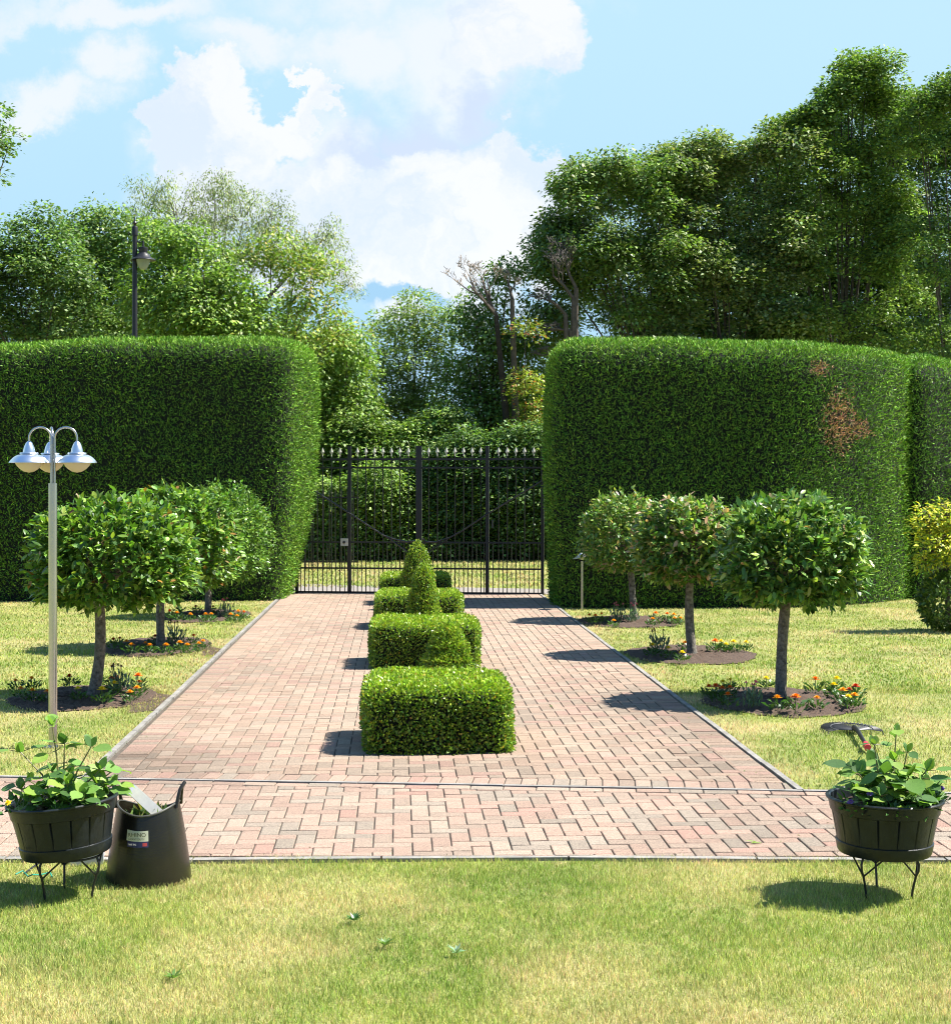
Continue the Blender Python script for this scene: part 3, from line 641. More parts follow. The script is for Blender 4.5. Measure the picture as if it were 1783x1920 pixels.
m = MB(); m.lathe([(.135, -.262), (.125, -.33), (.09, -.41), (.05, -.455), (0, -.465)], 24, (xe, 0, zl)); m.build('lens', M_lens, root)

# ------------------------------------------------------------------ iron gate, two leaves
gl = Vector((X(555, 26.1), 26.1, 0)); gr = Vector((X(1020, 25.65), 25.65, 0)); gc = (gl * (1020 - 788) + gr * (788 - 555)) / (1020 - 555)
YG = 25.88; zs = lambda py: Z(py, YG)
def gate_leaf(p0, p1, label, px0, px1, mid, spikes, lock):
    root = empty('gate_leaf', tuple(p0)); d = (p1 - p0); W_ = d.length; root.rotation_euler = (0, 0, math.atan2(d.y, d.x)); tag(root, label, 'gate', 'two leaves of the iron gate')
    U = lambda px: (px - px0) / (px1 - px0) * W_
    zb_, zr1, zr2, zt1, zt2 = zs(1112), zs(1066), zs(1017), zs(877), zs(861)
    m = MB()
    for z_, r_ in ((zb_, .022), (zr1, .014), (zr2, .014), (zt1, .014), (zt2, .018)): m.box((W_ / 2, 0, z_), (W_, .02, r_ * 2))
    for u_, wd in ((.02, .05), (W_ - .028, .052), (U(mid), .06)): m.box((u_, 0, (zs(836) + .01) / 2), (wd, .055, zs(836) - .01))
    m.build('frame', M_iron, root, smooth=False)
    us = [U(s) for s in spikes]; gap = 16.3 / (px1 - px0) * W_
    for u_ in us:
        m = MB(); m.tube([(u_, 0, zb_), (u_, 0, zt2 + .05)], .0095, 6); m.build('bar', M_iron, root)
        m = MB(); m.tube([(u_, 0, zt2 + .03), (u_, 0, zt2 + .09)], .008, 6); zz = zt2 + .08
        m.lathe([(.004, 0), (.034, .045), (.022, .075), (.0, .125)], 4, (u_, 0, zz), 1, .45); m.build('spearhead', M_silv, root, smooth=False)
    full = sorted(us + [0.02, W_ - .02, U(mid)])
    for a, b in zip(full[:-1], full[1:]):
        k = 1 if b - a < gap * 1.4 else int(round((b - a) / (gap / 2))) - 1
        for q in range(k):
            uu = a + (b - a) * (q + 1) / (k + 1)
            m = MB(); m.tube([(uu, 0, zb_), (uu, 0, zr2)], .0075, 5); m.build('dog_bar', M_iron, root)
    m = MB()
    if lock:
        A, B_ = (U(588), zs(918)), (U(722), zs(1004)); pts = [(A[0], -.03, A[1]), (B_[0], -.03, B_[1]), (U(742), -.03, zs(1011)), (U(765), -.03, zs(1016)), (U(782), -.03, zs(1014))]
        pts2 = [(U(726), -.03, zs(1006)), (U(766), -.03, zs(1034))]
    else:
        pts = [(U(1016), -.03, zs(902)), (U(915), -.03, zs(964)), (U(870), -.03, zs(994)), (U(845), -.03, zs(1008)), (U(820), -.03, zs(1016)), (U(802), -.03, zs(1016)), (U(795), -.03, zs(1010))]
        pts2 = [(U(845), -.03, zs(1008)), (U(804), -.03, zs(1036))]
    m.tube(pts, .013, 8); m.tube(pts2, .013, 8); m.build('brace', mat('worn_iron', (.05, .05, .05), .35, metal=.6) if lock else bpy.data.materials['worn_iron'], root)
    if lock:
        m = MB(); m.box((U(648), -.04, zs(1017)), (.125, .05, .125)); lb = m.build('lock_box', mat('galvanised', (.5, .5, .48), .5, metal=.4, var=.2), root)
        m = MB(); m.tube([(U(648), -.08, zs(1017)), (U(648), -.06, zs(1017))], .022, 12); m.build('keyhole', M_iron, lb)
    else:
        m = MB(); m.box((U(925), -.04, zs(982)), (.03, .03, .14)); m.build('handle', bpy.data.materials['worn_iron'], root)
    return root
gate_leaf(gl, gc, 'left leaf of the black iron gate, with a square galvanised lock box', 555, 788, 657, [572, 588, 606, 623, 639, 672, 688, 704, 720, 736, 752, 768], True)
gate_leaf(gc, gr, 'right leaf of the black iron gate, with a short upright handle', 788, 1020, 915, [806, 822, 839, 855, 871, 887, 903, 936, 952, 968, 984, 1001], False)

# ------------------------------------------------------------------ background trees
def bgtree(name, label, Y, trunk, blobs_, cols, probs, ls=.13, dens=1.0, cr=(.32, .6), wr=.62, droop=0.0, limbs=True, bark=None, gaps=0.0, group=None, cat='tree', depth=.8, twig=True, tr=None, grow=1.06):
    x0 = X(trunk, Y); root = empty(name, (x0, Y, 0)); tag(root, label, cat, group)
    m = MB(); P, T, Nn, Cc, Lq = [], [], [], [], []
    zs_ = [Z(b[1], Y) for b in blobs_]; ztop = max(zs_); fork = Vector((0, 0, max(.8, min(zs_) * .7)))
    rt = tr if tr else .05 + ztop * .013
    if limbs: m.tube([(0, 0, 0), (rt * .3, 0, fork.z * .5), tuple(fork)], [rt * 1.3, rt, rt * .85], 10)
    for bi, b in enumerate(blobs_):
        px, py, rp = b[:3]; rp = rp * grow; asp = b[3] if len(b) > 3 else 1.0
        r_ = rp / FPX * Y; c_ = np.array([X(px, Y) - x0, b[4] if len(b) > 4 else rng.normal(0, .4) * r_, Z(py, Y)])
        if limbs and (bi < 14):
            e = Vector(c_); mid = fork.lerp(e, .5) + Vector((0, 0, .1 * r_)); m.tube([fork - Vector((0, 0, .1)), mid, e], [rt * .3, rt * .13, .010], 5)
        nc = max(4, int(dens * 23 * (r_ / .5) ** 2.1 * (.5 / ((cr[0] + cr[1]) / 2)) ** .9 * .5))
        d = rnd(nc); d[:, 1] *= depth; rho = rng.uniform(.15, 1.0, nc) ** .5
        nx_ = nc // 3; d = np.concatenate([d, rnd(nx_) * np.array([1, .6, 1])]); d[nc:, 2] = np.abs(d[nc:, 2]); rho = np.concatenate([rho, rng.uniform(.95, 1.22, nx_)]); nbase = nc; nc += nx_
        cc_ = c_ + d * rho[:, None] * r_ * np.array([asp, 1, 1]) ; cc_[:, 2] = np.maximum(cc_[:, 2], .25)
        for q in range(nc):
            rr = rng.uniform(*cr) if q < nbase else rng.uniform(.35, .6) * cr[0]; ls_ = ls * .86; kk = int(60 * (rr / .45) ** 2 * (.13 / ls_) ** 1.6)
            if twig and limbs and q % 9 == 0: m.tube([tuple(c_ + (cc_[q] - c_) * .25), tuple((c_ + cc_[q]) / 2 + np.array([0, 0, .1])), tuple(cc_[q])], [.018, .012, .004], 3, False)
            dd = rnd(kk); dd[:, 2] = np.where(rng.random(kk) < .7, np.abs(dd[:, 2]), dd[:, 2])
            out = nrm((cc_[q] - c_)[None] + 1e-4)[0]
            pp = cc_[q] + dd * rr * np.array([1, 1, .62]) * rng.uniform(.55, 1.05, (kk, 1))
            pp[:, 2] -= droop * rr * (dd[:, 0] ** 2 + dd[:, 1] ** 2)
            P.append(pp); T.append(nrm(dd * np.array([1, 1, .3]) + rnd(kk) * .6 + np.array([0, 0, -.25 - droop]))); Nn.append(nrm(dd * .6 + np.array([0, 0, .8]) + rnd(kk) * .55 + out * .2))
            base = mixc(kk, cols, probs) * 1.22 * np.exp(rng.normal(0, .16)); Cc.append(np.clip(base * np.exp(rng.normal(0, .18, (kk, 1))) * (1 + rng.normal(0, .07, (kk, 3))), .004, .9)); Lq.append(rng.uniform(.6, 1.25, kk) * ls_)
    if limbs: m.build('trunk', bark or M_bark2, root)
    P = np.concatenate(P); T = np.concatenate(T); Nn = np.concatenate(Nn); Cc = np.concatenate(Cc); Lq = np.concatenate(Lq); P[:, 2] = np.maximum(P[:, 2], .03)
    V, F, K = leaves(P, T, Nn, Lq, Lq * wr, Cc); npmesh('crown', V, F, M_far, root, K); return root
def fill(a, b, sky_, bot, n, seed, r0=20, r1=42, dy=1.6):
    rs = random.Random(seed); out = []
    for i in range(n):
        px = rs.uniform(a, b); top = float(np.interp(px, [p[0] for p in sky_], [p[1] for p in sky_])); r_ = rs.uniform(r0, r1)
        edge = rs.random() < .38
        py = top + r_ * .8 + (rs.uniform(0, 20) if edge else rs.uniform(0, bot - top - r_)); r_ = r_ * .72 if edge else r_
        out.append((px, py, r_, rs.uniform(.9, 1.4), rs.uniform(-dy, dy) - .8 * (py - top) / 300))
    return out
RS = [(985, 450), (1010, 425), (1040, 400), (1060, 330), (1085, 300), (1150, 298), (1190, 318), (1220, 312), (1255, 275), (1300, 262), (1340, 262), (1370, 285), (1400, 268), (1440, 258), (1480, 215), (1520, 195), (1560, 160), (1590, 112), (1635, 118), (1660, 165), (1700, 170), (1740, 185), (1765, 140), (1800, 120), (1950, 160)]
DK = [(.055, .11, .030), (.110, .185, .048), (.19, .275, .08)]; MD = [(.080, .145, .032), (.145, .225, .050), (.225, .31, .08)]
LT = [(.13, .22, .035), (.21, .31, .05), (.30, .38, .07)]; GR = [(.11, .155, .055), (.175, .22, .085), (.25, .29, .12)]; P3 = [.35, .42, .23]
gT = 'trees beyond the hedges'
bgtree('sycamore_tree', 'dark green tree at the left edge, rising over the left hedge', 38, 70, [(20, 470, 60), (80, 450, 62), (60, 560, 90), (-30, 560, 90), (120, 520, 60), (150, 600, 70), (30, 640, 80), (-60, 480, 60)], DK, P3, ls=.13, dens=.8, group=gT)
bgtree('sycamore_tree', 'mid green tree between the dark left tree and the black lamp column', 40, 200, [(165, 450, 50), (210, 470, 60), (190, 540, 80), (250, 590, 80), (150, 420, 28), (190, 405, 25), (240, 450, 55), (240, 650, 80), (150, 660, 60)], MD, P3, ls=.13, dens=.75, droop=.3, group=gT)
bgtree('willow_tree', 'tall airy grey green tree with sky showing through its fine twigs', 46, 400, [(270, 375, 50, 1), (310, 350, 30), (400, 370, 55), (430, 350, 28), (340, 420, 70), (460, 420, 60), (510, 420, 42), (515, 385, 24), (590, 450, 50), (620, 430, 28), (640, 500, 32), (560, 500, 60), (660, 530, 20), (400, 480, 80), (230, 420, 36)], GR, P3, ls=.12, dens=.6, wr=.30, droop=.7, cr=(.28, .5), bark=M_bark2, group=gT)
bgtree('sycamore_tree', 'bright green tree directly behind the black lamp column', 36.5, 330, [(320, 470, 55), (370, 500, 70), (290, 540, 70), (400, 560, 80), (330, 600, 90), (440, 610, 80), (300, 440, 30), (420, 660, 80), (300, 680, 80)], LT[:2] + MD[:1], P3, ls=.13, dens=.72, droop=.35, group=gT)
bgtree('ash_tree', 'feathery tree with a dark forked trunk showing through, above the left hedge corner', 37, 511, [(510, 460, 48), (470, 490, 44), (560, 480, 46), (590, 530, 50), (540, 570, 36), (600, 590, 50), (455, 560, 36), (640, 620, 40), (560, 640, 60), (470, 640, 50)], [(.13, .21, .03), (.20, .28, .04), (.30, .27, .06)], [.4, .42, .18], ls=.12, dens=.42, droop=.4, group=gT, tr=.14)
bgtree('sycamore_tree', 'layered light green tree drooping beside the left hedge end, above the gate', 40, 640, [(610, 640, 48), (650, 690, 50), (620, 740, 55), (670, 770, 40), (600, 800, 55), (650, 810, 45), (590, 700, 50), (655, 640, 36), (690, 760, 22), (560, 680, 60)], LT[:2] + MD[:1], P3, ls=.13, droop=.5, group=gT)
bgtree('oak_tree', 'loose grey green tree in the gap above the gate with leaning dark trunks', 43, 770, [(785, 600, 36), (780, 575, 18), (740, 630, 45), (810, 640, 40), (720, 690, 45), (780, 700, 50), (760, 760, 45), (710, 740, 45), (830, 600, 26), (835, 700, 40), (720, 800, 60), (800, 800, 60)], MD[1:] + GR[1:2], P3, ls=.12, dens=.8, group=gT, tr=.16)
bgtree('maple_tree', 'green tree right of the gap, with bright top leaves among bare branches', 41, 915, [(935, 520, 30), (955, 505, 16), (905, 590, 42), (940, 640, 55), (890, 640, 40), (960, 700, 60), (880, 700, 50), (920, 760, 60), (990, 640, 32), (860, 600, 26), (990, 760, 50), (860, 770, 50)], MD[:2] + LT[:1], P3, ls=.14, dens=.8, droop=.4, group=gT)
bgtree('maple_tree', 'small tree with orange tinted young leaves beside the right hedge top', 39, 985, [(985, 625, 16), (1000, 730, 26), (985, 720, 22), (1000, 800, 40)], [(.30, .12, .04), (.15, .20, .03), (.25, .30, .05)], [.12, .5, .38], ls=.12, dens=.8, limbs=True, tr=.06, group=gT)
bgtree('sycamore_tree', 'broad tree reaching left over the gap, behind the right hedge', 42, 1230, fill(1000, 1260, RS, 690, 74, 1, 16, 36, 1.0), MD[:2] + GR[1:2], P3, ls=.15, dens=1.2, droop=.2, group=gT)
bgtree('sycamore_tree', 'middle tree of the right hand trees, top sprays reaching the sky', 43, 1370, fill(1210, 1490, RS, 690, 92, 2, 16, 36, 1.0), MD[:1] + GR[1:], P3, ls=.15, dens=1.2, group=gT)
bgtree('hornbeam_tree', 'tallest tree, pointed upright sprays rising highest on the right', 43.5, 1580, [(1600, 140, 16, .5), (1625, 118, 8, .4), (1577, 130, 9, .4), (1650, 170, 12, .5), (1560, 190, 12, .5), (1600, 115, 7, .4)] + fill(1440, 1730, RS, 700, 120, 3, 16, 36, 1.0), MD, P3, ls=.14, dens=1.2, cr=(.25, .5), group=gT)
bgtree('hornbeam_tree', 'dark tree cut off by the right edge of the picture', 41, 1800, fill(1700, 1950, RS, 1000, 80, 4, 18, 42, 1.0), MD[:2] + DK[:1], P3, ls=.13, group=gT)
bgtree('oak_tree', 'tree outside the left edge with only its branch tips reaching in', 30, -90, [(-10, 260, 34), (-5, 215, 18), (12, 290, 14), (-60, 300, 80), (-30, 360, 22), (-110, 230, 90), (-150, 350, 100)], DK, P3, ls=.11, dens=1.0, cr=(.2, .36), group=gT)
# woodland edge behind the gate
bgtree('laurel_bush', 'sunlit pale green bush behind the left gate leaf', 37.6, 690, [(640, 960, 46), (700, 930, 50), (750, 960, 56), (600, 1000, 40), (680, 1000, 44), (760, 1010, 40), (590, 930, 34), (720, 1010, 40)] + [(560 + i * 32, 1032, 24) for i in range(9)], MD, P3, ls=.12, dens=1.7, limbs=False, cat='bush', depth=.5)
bgtree('holly_bush', 'dark shaded bush behind the right gate leaf', 37.9, 900, [(840, 960, 60), (910, 940, 70), (980, 960, 70), (1040, 960, 70), (870, 880, 60), (960, 870, 70), (800, 900, 50), (1030, 860, 60), (900, 1010, 50), (1000, 1010, 50)] + [(810 + i * 32, 1032, 24) for i in range(9)], DK, [.6, .3, .1], ls=.12, dens=1.7, limbs=False, cat='bush', depth=.5)  # dark leaf palette paints the shade over this bush
bgtree('elder_bush', 'green undergrowth bush between the gate posts, under the tall trees', 39.6, 720, [(600, 880, 70), (680, 860, 70), (760, 870, 70), (640, 940, 70), (820, 830, 60), (560, 980, 60), (740, 950, 70), (880, 900, 70), (960, 940, 80), (1060, 900, 80)] + [(500 + i * 60, 1010, 50) for i in range(12)], MD, P3, ls=.13, dens=2.0, limbs=False, cat='bush', depth=.5)
bgtree('oak_tree', 'dark tall tree deep in the wood behind the right hedge end', 48, 1010, [(1010, 780, 80), (960, 820, 70), (900, 840, 60), (1060, 700, 70), (1080, 800, 90), (850, 850, 50)], MD, P3, ls=.14, dens=.8, group=gT)
bgtree('oak_tree', 'deep background tree left of the gap behind the light sycamore', 48, 620, [(560, 720, 80), (640, 700, 70), (600, 800, 80), (680, 820, 60), (700, 880, 60), (500, 640, 80), (760, 880, 60), (400, 640, 90), (250, 640, 90), (100, 640, 90)], DK[1:] + MD[:1], P3, ls=.15, dens=.8, group=gT)
bgtree('oak_tree', 'dense deep background tree behind the right hand trees', 49, 1500, [(1130, 370, 50), (1220, 360, 60), (1300, 345, 65), (1400, 345, 70), (1480, 300, 60), (1560, 260, 60), (1640, 260, 70), (1720, 270, 75), (1790, 250, 80), (1200, 560, 110), (1340, 520, 120), (1480, 480, 130), (1620, 450, 140), (1740, 470, 140), (1250, 680, 120), (1420, 650, 130), (1580, 650, 130), (1740, 660, 130)], DK, [.6, .3, .1], ls=.15, dens=.9, cr=(.4, .7), group=gT)  # dark palette puts the deep shade behind the right-hand crowns into leaf colour

def twigtree(label, px, Y, starts, m_, seed, reach):
    rs = random.Random(seed); x0 = X(px, Y); root = empty('bare_tree', (x0, Y, 0)); tag(root, label, 'tree'); m = MB(); t_ = MB()
    def grow(p, d, L_, r_, dep):
        r_ = max(r_, .008)
        q = p + d * L_ * .5 + Vector((rs.uniform(-.06, .06), rs.uniform(-.1, .1), .05 * L_)); e = q + (d + Vector((rs.uniform(-.2, .2), rs.uniform(-.2, .2), rs.uniform(-.05, .2)))).normalized() * L_ * .5
        (m if dep < 2 else t_).tube([p, q, e], [r_, r_ * .8, r_ * .55], 5 if dep < 2 else 3, False)
        if dep < 5:
            for k in range(rs.choice((2, 3, 3)) if dep < 4 else 3):
                o_ = p.lerp(e, rs.uniform(.35, 1)); dd = (d + Vector((rs.uniform(-.8, .8), rs.uniform(-.6, .6), rs.uniform(-.35, .75)))).normalized(); grow(o_, dd, L_ * rs.uniform(.5, .72), r_ * .5, dep + 1)
    base = Vector((0, 0, 0))
    for (ax_, ay_, bx_, by_) in starts:
        a = Vector((X(ax_, Y) - x0, 0, Z(ay_, Y))); b = Vector((X(bx_, Y) - x0, 0, Z(by_, Y)))
        m.tube([base, (a * .5) + Vector((.1, 0, 0)), a], [.14, .1, .06], 7); grow(a, (b - a).normalized(), (b - a).length * .55, .05, 0)
    m.build('trunk', M_bark2, root); t_.build('twigs', m_, root); return root
twigtree('dead tree with pale bare twigs sweeping left into the sky gap', 960, 40, [(930, 590, 850, 500), (930, 590, 880, 480), (960, 560, 940, 500)], M_twig, 4, 1)
twigtree('leafless dark twiggy tree standing before the right hand trees', 1060, 40, [(1075, 560, 1010, 480), (1060, 590, 1000, 540), (1070, 620, 1020, 620), (1050, 660, 1000, 680), (1080, 540, 1050, 460)], M_twigd, 9, 1)
# yellow and green shrub at the right
Y0 = G(1760, 1184)[1]
bgtree('variegated_shrub', 'variegated yellow topped green shrub on the lawn at the right edge', Y0, 1775, [(1740, 985, 34), (1775, 975, 30), (1745, 1030, 38), (1790, 1030, 44), (1730, 1060, 20)], [(.50, .46, .04), (.34, .38, .04), (.12, .20, .03)], [.42, .30, .28], ls=.085, dens=6, cr=(.09, .16), limbs=True, cat='shrub', tr=.03, wr=.42)
sh = [o_ for o_ in bpy.data.objects if o_.name == 'variegated_shrub'][0]
P_ = []; n_ = 2600; d = rnd(n_) * np.array([.36, .36, .36]) + np.array([.02, 0, .38]); d[:, 2] = np.maximum(d[:, 2], .02)
V, F, K = leaves(d, nrm(rnd(n_) + np.array([0, 0, .3])), nrm(rnd(n_) + np.array([0, -.2, .9])), .085, .034, np.clip(mixc(n_, [(.10, .17, .03), (.17, .24, .04), (.06, .11, .02)], [.5, .2, .3]) * np.exp(rng.normal(0, .2, (n_, 1))), 0, 1))
npmesh('lower_foliage', V, F, M_leaf, sh, K)

# small iron fence far beyond the gate on the left
m = MB(); root = empty('iron_fence', (X(600, 33), 33, 0)); tag(root, 'low dark iron railing seen through the left gate leaf', 'fence')
for i in range(22): m.tube([(-2.0 + i * .13, 0, 0), (-2.0 + i * .13, 0, 1.75)], .012, 5)
for z_ in (.2, 1.6): m.box((-.6, 0, z_), (2.9, .02, .03))
m.build('railing', M_iron, root)

# ------------------------------------------------------------------ planters on wire stands
def tub_profile():
    return [(0, .012), (.19, .012), (.203, .0), (.209, .010), (.216, .048), (.2165, .052), (.211, .055), (.219, .10), (.229, .15), (.2365, .185), (.242, .188), (.247, .215), (.254, .236), (.262, .240), (.263, .246), (.258, .2505), (.246, .2505), (.240, .245), (.233, .20), (.215, .19)]
def planter(name, loc, tilt, label):
    root = empty(name, loc); root.rotation_euler = (0, tilt, 0); tag(root, label, 'planter', 'half barrel planters either side of the front lawn')
    n = 288; V = []; prof = tub_profile(); st = 18
    m = MB()
    for (r_, z_) in prof:
        for k in range(n):
            g = 0
            if .056 < z_ < .186 and r_ < .24 and prof.index((r_, z_)) < 10 and k % st == 0: g = -.007
            q = 2 * math.pi * (k + .5) / n; m.v.append(((r_ + g) * math.cos(q), (r_ + g) * math.sin(q), z_)); m.c.append((1, 1, 1))
    mm = len(prof); m.f = [(i * n + k, i * n + (k + 1) % n, (i + 1) * n + (k + 1) % n, (i + 1) * n + k) for i in range(mm - 1) for k in range(n)]
    m.build('barrel', M_tub, root)
    s = MB(); s.lathe([(.236, .205), (.15, .213), (.06, .21), (.0, .216)], 30); s.v = [(p[0], p[1], p[2] + random.uniform(-.006, .006)) for p in s.v]; s.build('soil', M_soil, root)
    return root
def stand(loc, tilt, label, rz=0):
    root = empty('plant_stand', loc, rz); root.rotation_euler = (0, tilt, rz); tag(root, label, 'plant stand', 'black wire stands under the planters')
    hz = .190; m = MB(); m.tube([(.15 * math.cos(a * math.pi / 18), .15 * math.sin(a * math.pi / 18), hz) for a in range(37)], .005, 8, False); m.build('ring', M_iron, root)
    for a in (R(218), R(322), R(90)):
        d = Vector((math.cos(a), math.sin(a), 0)); m = MB()
        pts = [d * .15 + Vector((0, 0, hz)), d * .163 + Vector((0, 0, hz - .03)), d * .160 + Vector((0, 0, hz - .06)), d * .148 + Vector((0, 0, hz - .085)), d * .135 + Vector((0, 0, .05)), d * .125 + Vector((0, 0, -.01))]
        m.tube(pts, .0055, 8); m.build('leg', M_iron, root)
        for s_ in (-1, 1):
            e = Vector((math.cos(a + s_ * .62), math.sin(a + s_ * .62), 0)) * .15 + Vector((0, 0, hz)); m = MB()
            m.tube([d * .148 + Vector((0, 0, hz - .085)), (d * .15 + e) / 2 + Vector((0, 0, (hz * 2 - .085) / 2 - hz / 2 - .0)), e], .004, 6); m.build('brace', M_iron, root)
    return root
XR, YR = X(1657, 6.88), 6.88; XL, YL = X(126, 6.86), 6.86
planter('barrel_planter', (XR, YR, .196), 0.012, 'black half barrel planter holding a leafy plant at the right edge of the front lawn')
stand((XR, YR, 0), 0.0, 'black wire stand under the right planter, shadow to its left')
planter('barrel_planter', (XL + .0, YL, .196), -0.085, 'tilted black half barrel planter beside the rubber tub on the left').scale = (.95, .95, .97)
stand((XL + .0, YL, 0), 0.02, 'black wire stand under the tilted left planter', .35)

def leafy(name, label, base, stems, seed, cols, smallspots):
    rs = random.Random(seed); root = empty(name, base); tag(root, label, 'plant'); m = MB(); P, T, Nn, Lq, Cc = [], [], [], [], []
    def leaf(p, d, s):
        P.append(tuple(p)); T.append(tuple(d)); Nn.append((rs.uniform(-.4, .4), rs.uniform(-.6, .1), 1.0)); Lq.append(s); c_ = rs.choice(cols); k = rs.uniform(.8, 1.25); Cc.append(tuple(x * k for x in c_))
    for (bx, by, ex, ey, ez, nn, sz) in stems + [(a_ * .3, b_ * .3, a_ * .8 + .02, b_ * .9 - .01, c__ * .62, 3, z__ * .85) for (_, _, a_, b_, c__, _, z__) in stems if c__ < .2]:
        b = Vector((bx, by, 0)); ez *= 1.22; sz *= 1.22; e = Vector((ex, ey, ez)); mid = b.lerp(e, .5) + Vector(((bx - ex) * .12, 0, ez * .08)); m.tube([b, mid, e], [.005, .004, .0025], 6)
        for k in range(nn):
            nn = nn + 0; t = .25 + .75 * (k + .5) / nn if k < nn - 1 else 1; p = b.lerp(mid, t * 2) if t < .5 else mid.lerp(e, t * 2 - 1); a = rs.uniform(0, 6.28)
            for s_ in (0, math.pi):
                d = Vector((math.cos(a + s_), math.sin(a + s_), rs.uniform(-.15, .5))).normalized(); pe = rs.uniform(.015, .05); q = p + d * pe; m.tube([p, q], [.0025, .0018], 5, False); leaf(q, d + Vector((0, 0, rs.uniform(-.5, .1))), sz * rs.uniform(.65, 1.15))
        for s_ in range(3):
            a = rs.uniform(0, 6.28); leaf(e, Vector((math.cos(a) * .5, math.sin(a) * .5, 1)), sz * rs.uniform(.45, .7))
    m.build('stem', mat('red_stem', (.16, .10, .05), .5, col2=(.12, .18, .05)) if 'red_stem' not in bpy.data.materials else bpy.data.materials['red_stem'], root)
    P = np.array(P); Lq = np.array(Lq); V, F, K = leaves(P, T, Nn, Lq, Lq * .72, np.array(Cc), True); npmesh('leaves', V, F, M_pot, root, K)
    return root
M_pot = mat('soft_leaf', (1, 1, 1), .5, attr=True, transl=.38, spec=.4, var=.12, vscale=80)
PC = [(.13, .25, .05), (.17, .30, .06), (.10, .20, .045), (.24, .36, .06), (.07, .15, .04)]
# stems: base xy, tip xyz (metres from the soil), leaf nodes, leaf length
leafy('dahlia_plant', 'broad leaved green plant growing in the tilted left planter', (XL - .01, YL, .405), [
    (-.02, 0, -.05, -.02, .30, 3, .075), (-.01, .02, .00, 0, .23, 3, .08), (-.04, 0, -.20, 0, .20, 2, .085), (.02, -.02, .12, .0, .22, 3, .095), (.05, -.04, .17, -.04, .14, 3, .085), (.08, 0, .20, .03, .12, 3, .08),
    (-.05, -.05, -.17, -.10, .08, 3, .08), (.03, -.06, .05, -.13, .10, 3, .10), (.07, -.06, .12, -.15, .07, 3, .10), (-.08, -.04, -.12, -.14, .04, 3, .07), (0, .08, -.02, .15, .10, 3, .09), (.1, .05, .19, .1, .06, 3, .08), (-.06, .04, -.18, .08, .08, 3, .08), (.0, -.03, -.03, -.09, .14, 3, .085)], 3, PC, 0)
leafy('dahlia_plant', 'leafy green plant with two tall upright stems in the right planter', (XR + .01, YR, .41), [
    (-.03, 0, -.055, 0, .22, 2, .06), (.03, 0, .045, 0, .27, 2, .065), (.06, 0, .10, .02, .19, 3, .07), (-.05, -.02, -.14, -.04, .12, 4, .09), (-.02, -.04, -.04, -.12, .13, 4, .095), (.04, -.04, .06, -.14, .12, 4, .095), (.08, -.02, .17, -.04, .13, 4, .09),
    (.1, 0, .20, .06, .09, 4, .085), (.0, .06, -.02, .14, .13, 4, .09), (-.08, -.05, -.16, -.10, .06, 4, .08), (.1, -.06, .16, -.14, .05, 4, .085), (.02, -.02, .02, -.06, .17, 4, .085), (-.04, .05, -.12, .1, .12, 4, .085), (.06, -.08, .08, -.18, .06, 3, .085), (-.01, -.08, -.07, -.17, .06, 3, .08)], 8, PC, 0)
m = MB()
for k in range(1): m.tube([(XR - .02, YR, .6), (XR - .055, YR, .72), (XR - .085, YR, .83)], [.002, .0015, .001], 5)
tag(m.build('grass_stalk', M_stem), 'single thin stalk rising highest out of the right planter', 'stalk')
def viola(x, y, z, colr, label, s=1.0):
    key = ('v', colr)
    if key not in protoF: protoF[key] = flower_proto(colr, 'v'); r_ = protoF[key]
    else: r_ = copy_tree(protoF[key])
    r_.location = (x, y, z); r_.rotation_euler = (.5, 0, random.uniform(0, 6)); r_.scale = (s, s, s); tag(r_, label, 'flower')
viola(XR - .14, YR - .12, .405, 'violet', 'purple viola inside the left rim of the right planter')
viola(XR + .19, YR - .08, .42, 'violet', 'purple viola at the right rim of the right planter')
viola(XR - .02, YR - .19, .40, 'yellow', 'small pale bedding plant at the front rim of the right planter', .8)
viola(XL - .20, YL - .09, .405, 'yellow', 'yellow viola at the left rim of the tilted left planter')
viola(XL + .02, YL - .18, .40, 'violet', 'small violet bedding plant at the front rim of the tilted left planter', .7)

# ------------------------------------------------------------------ rubber tub with clippings
xb, yb = X(276, 7.12), 7.16; root = empty('rubber_tub', (xb, yb, 0)); tag(root, 'black rubber garden tub with two loop handles and a paper label', 'tub')
n = 72; m = MB(); lev = 26
def tubp(q, t, inn=0):
    rb, rt_ = .200 - inn, .142 - inn; k = t ** .9; r1 = rb + (rt_ - rb) * k; r2 = rb + (.165 - inn - rb) * k
    zr = .315 + .05 * math.cos(q) ** 2 - .012 * math.sin(q); lean = .0 * t
    bulge = .006 * math.sin(t * 3.1); rib = .0007 * math.sin(t * 150)
    return (r1 + bulge + rib) * math.cos(q) + lean, (r2 + bulge + rib) * math.sin(q), zr * t
for inn in (0, .006):
    for i in range(lev * 2 + 1):
        t = i / (lev * 2)
        for k in range(n): m.v.append(tubp(2 * math.pi * k / n, t, inn)); m.c.append((1, 1, 1))
NL = lev * 2 + 1
m.f += [(i * n + k, i * n + (k + 1) % n, (i + 1) * n + (k + 1) % n, (i + 1) * n + k) for i in range(NL - 1) for k in range(n)]
o2 = NL * n; m.f += [(o2 + i * n + k, o2 + (i + 1) * n + k, o2 + (i + 1) * n + (k + 1) % n, o2 + i * n + (k + 1) % n) for i in range(NL - 1) for k in range(n)]
m.f += [((NL - 1) * n + k, (NL - 1) * n + (k + 1) % n, o2 + (NL - 1) * n + (k + 1) % n, o2 + (NL - 1) * n + k) for k in range(n)]
m.build('tub_wall', M_rub, root)
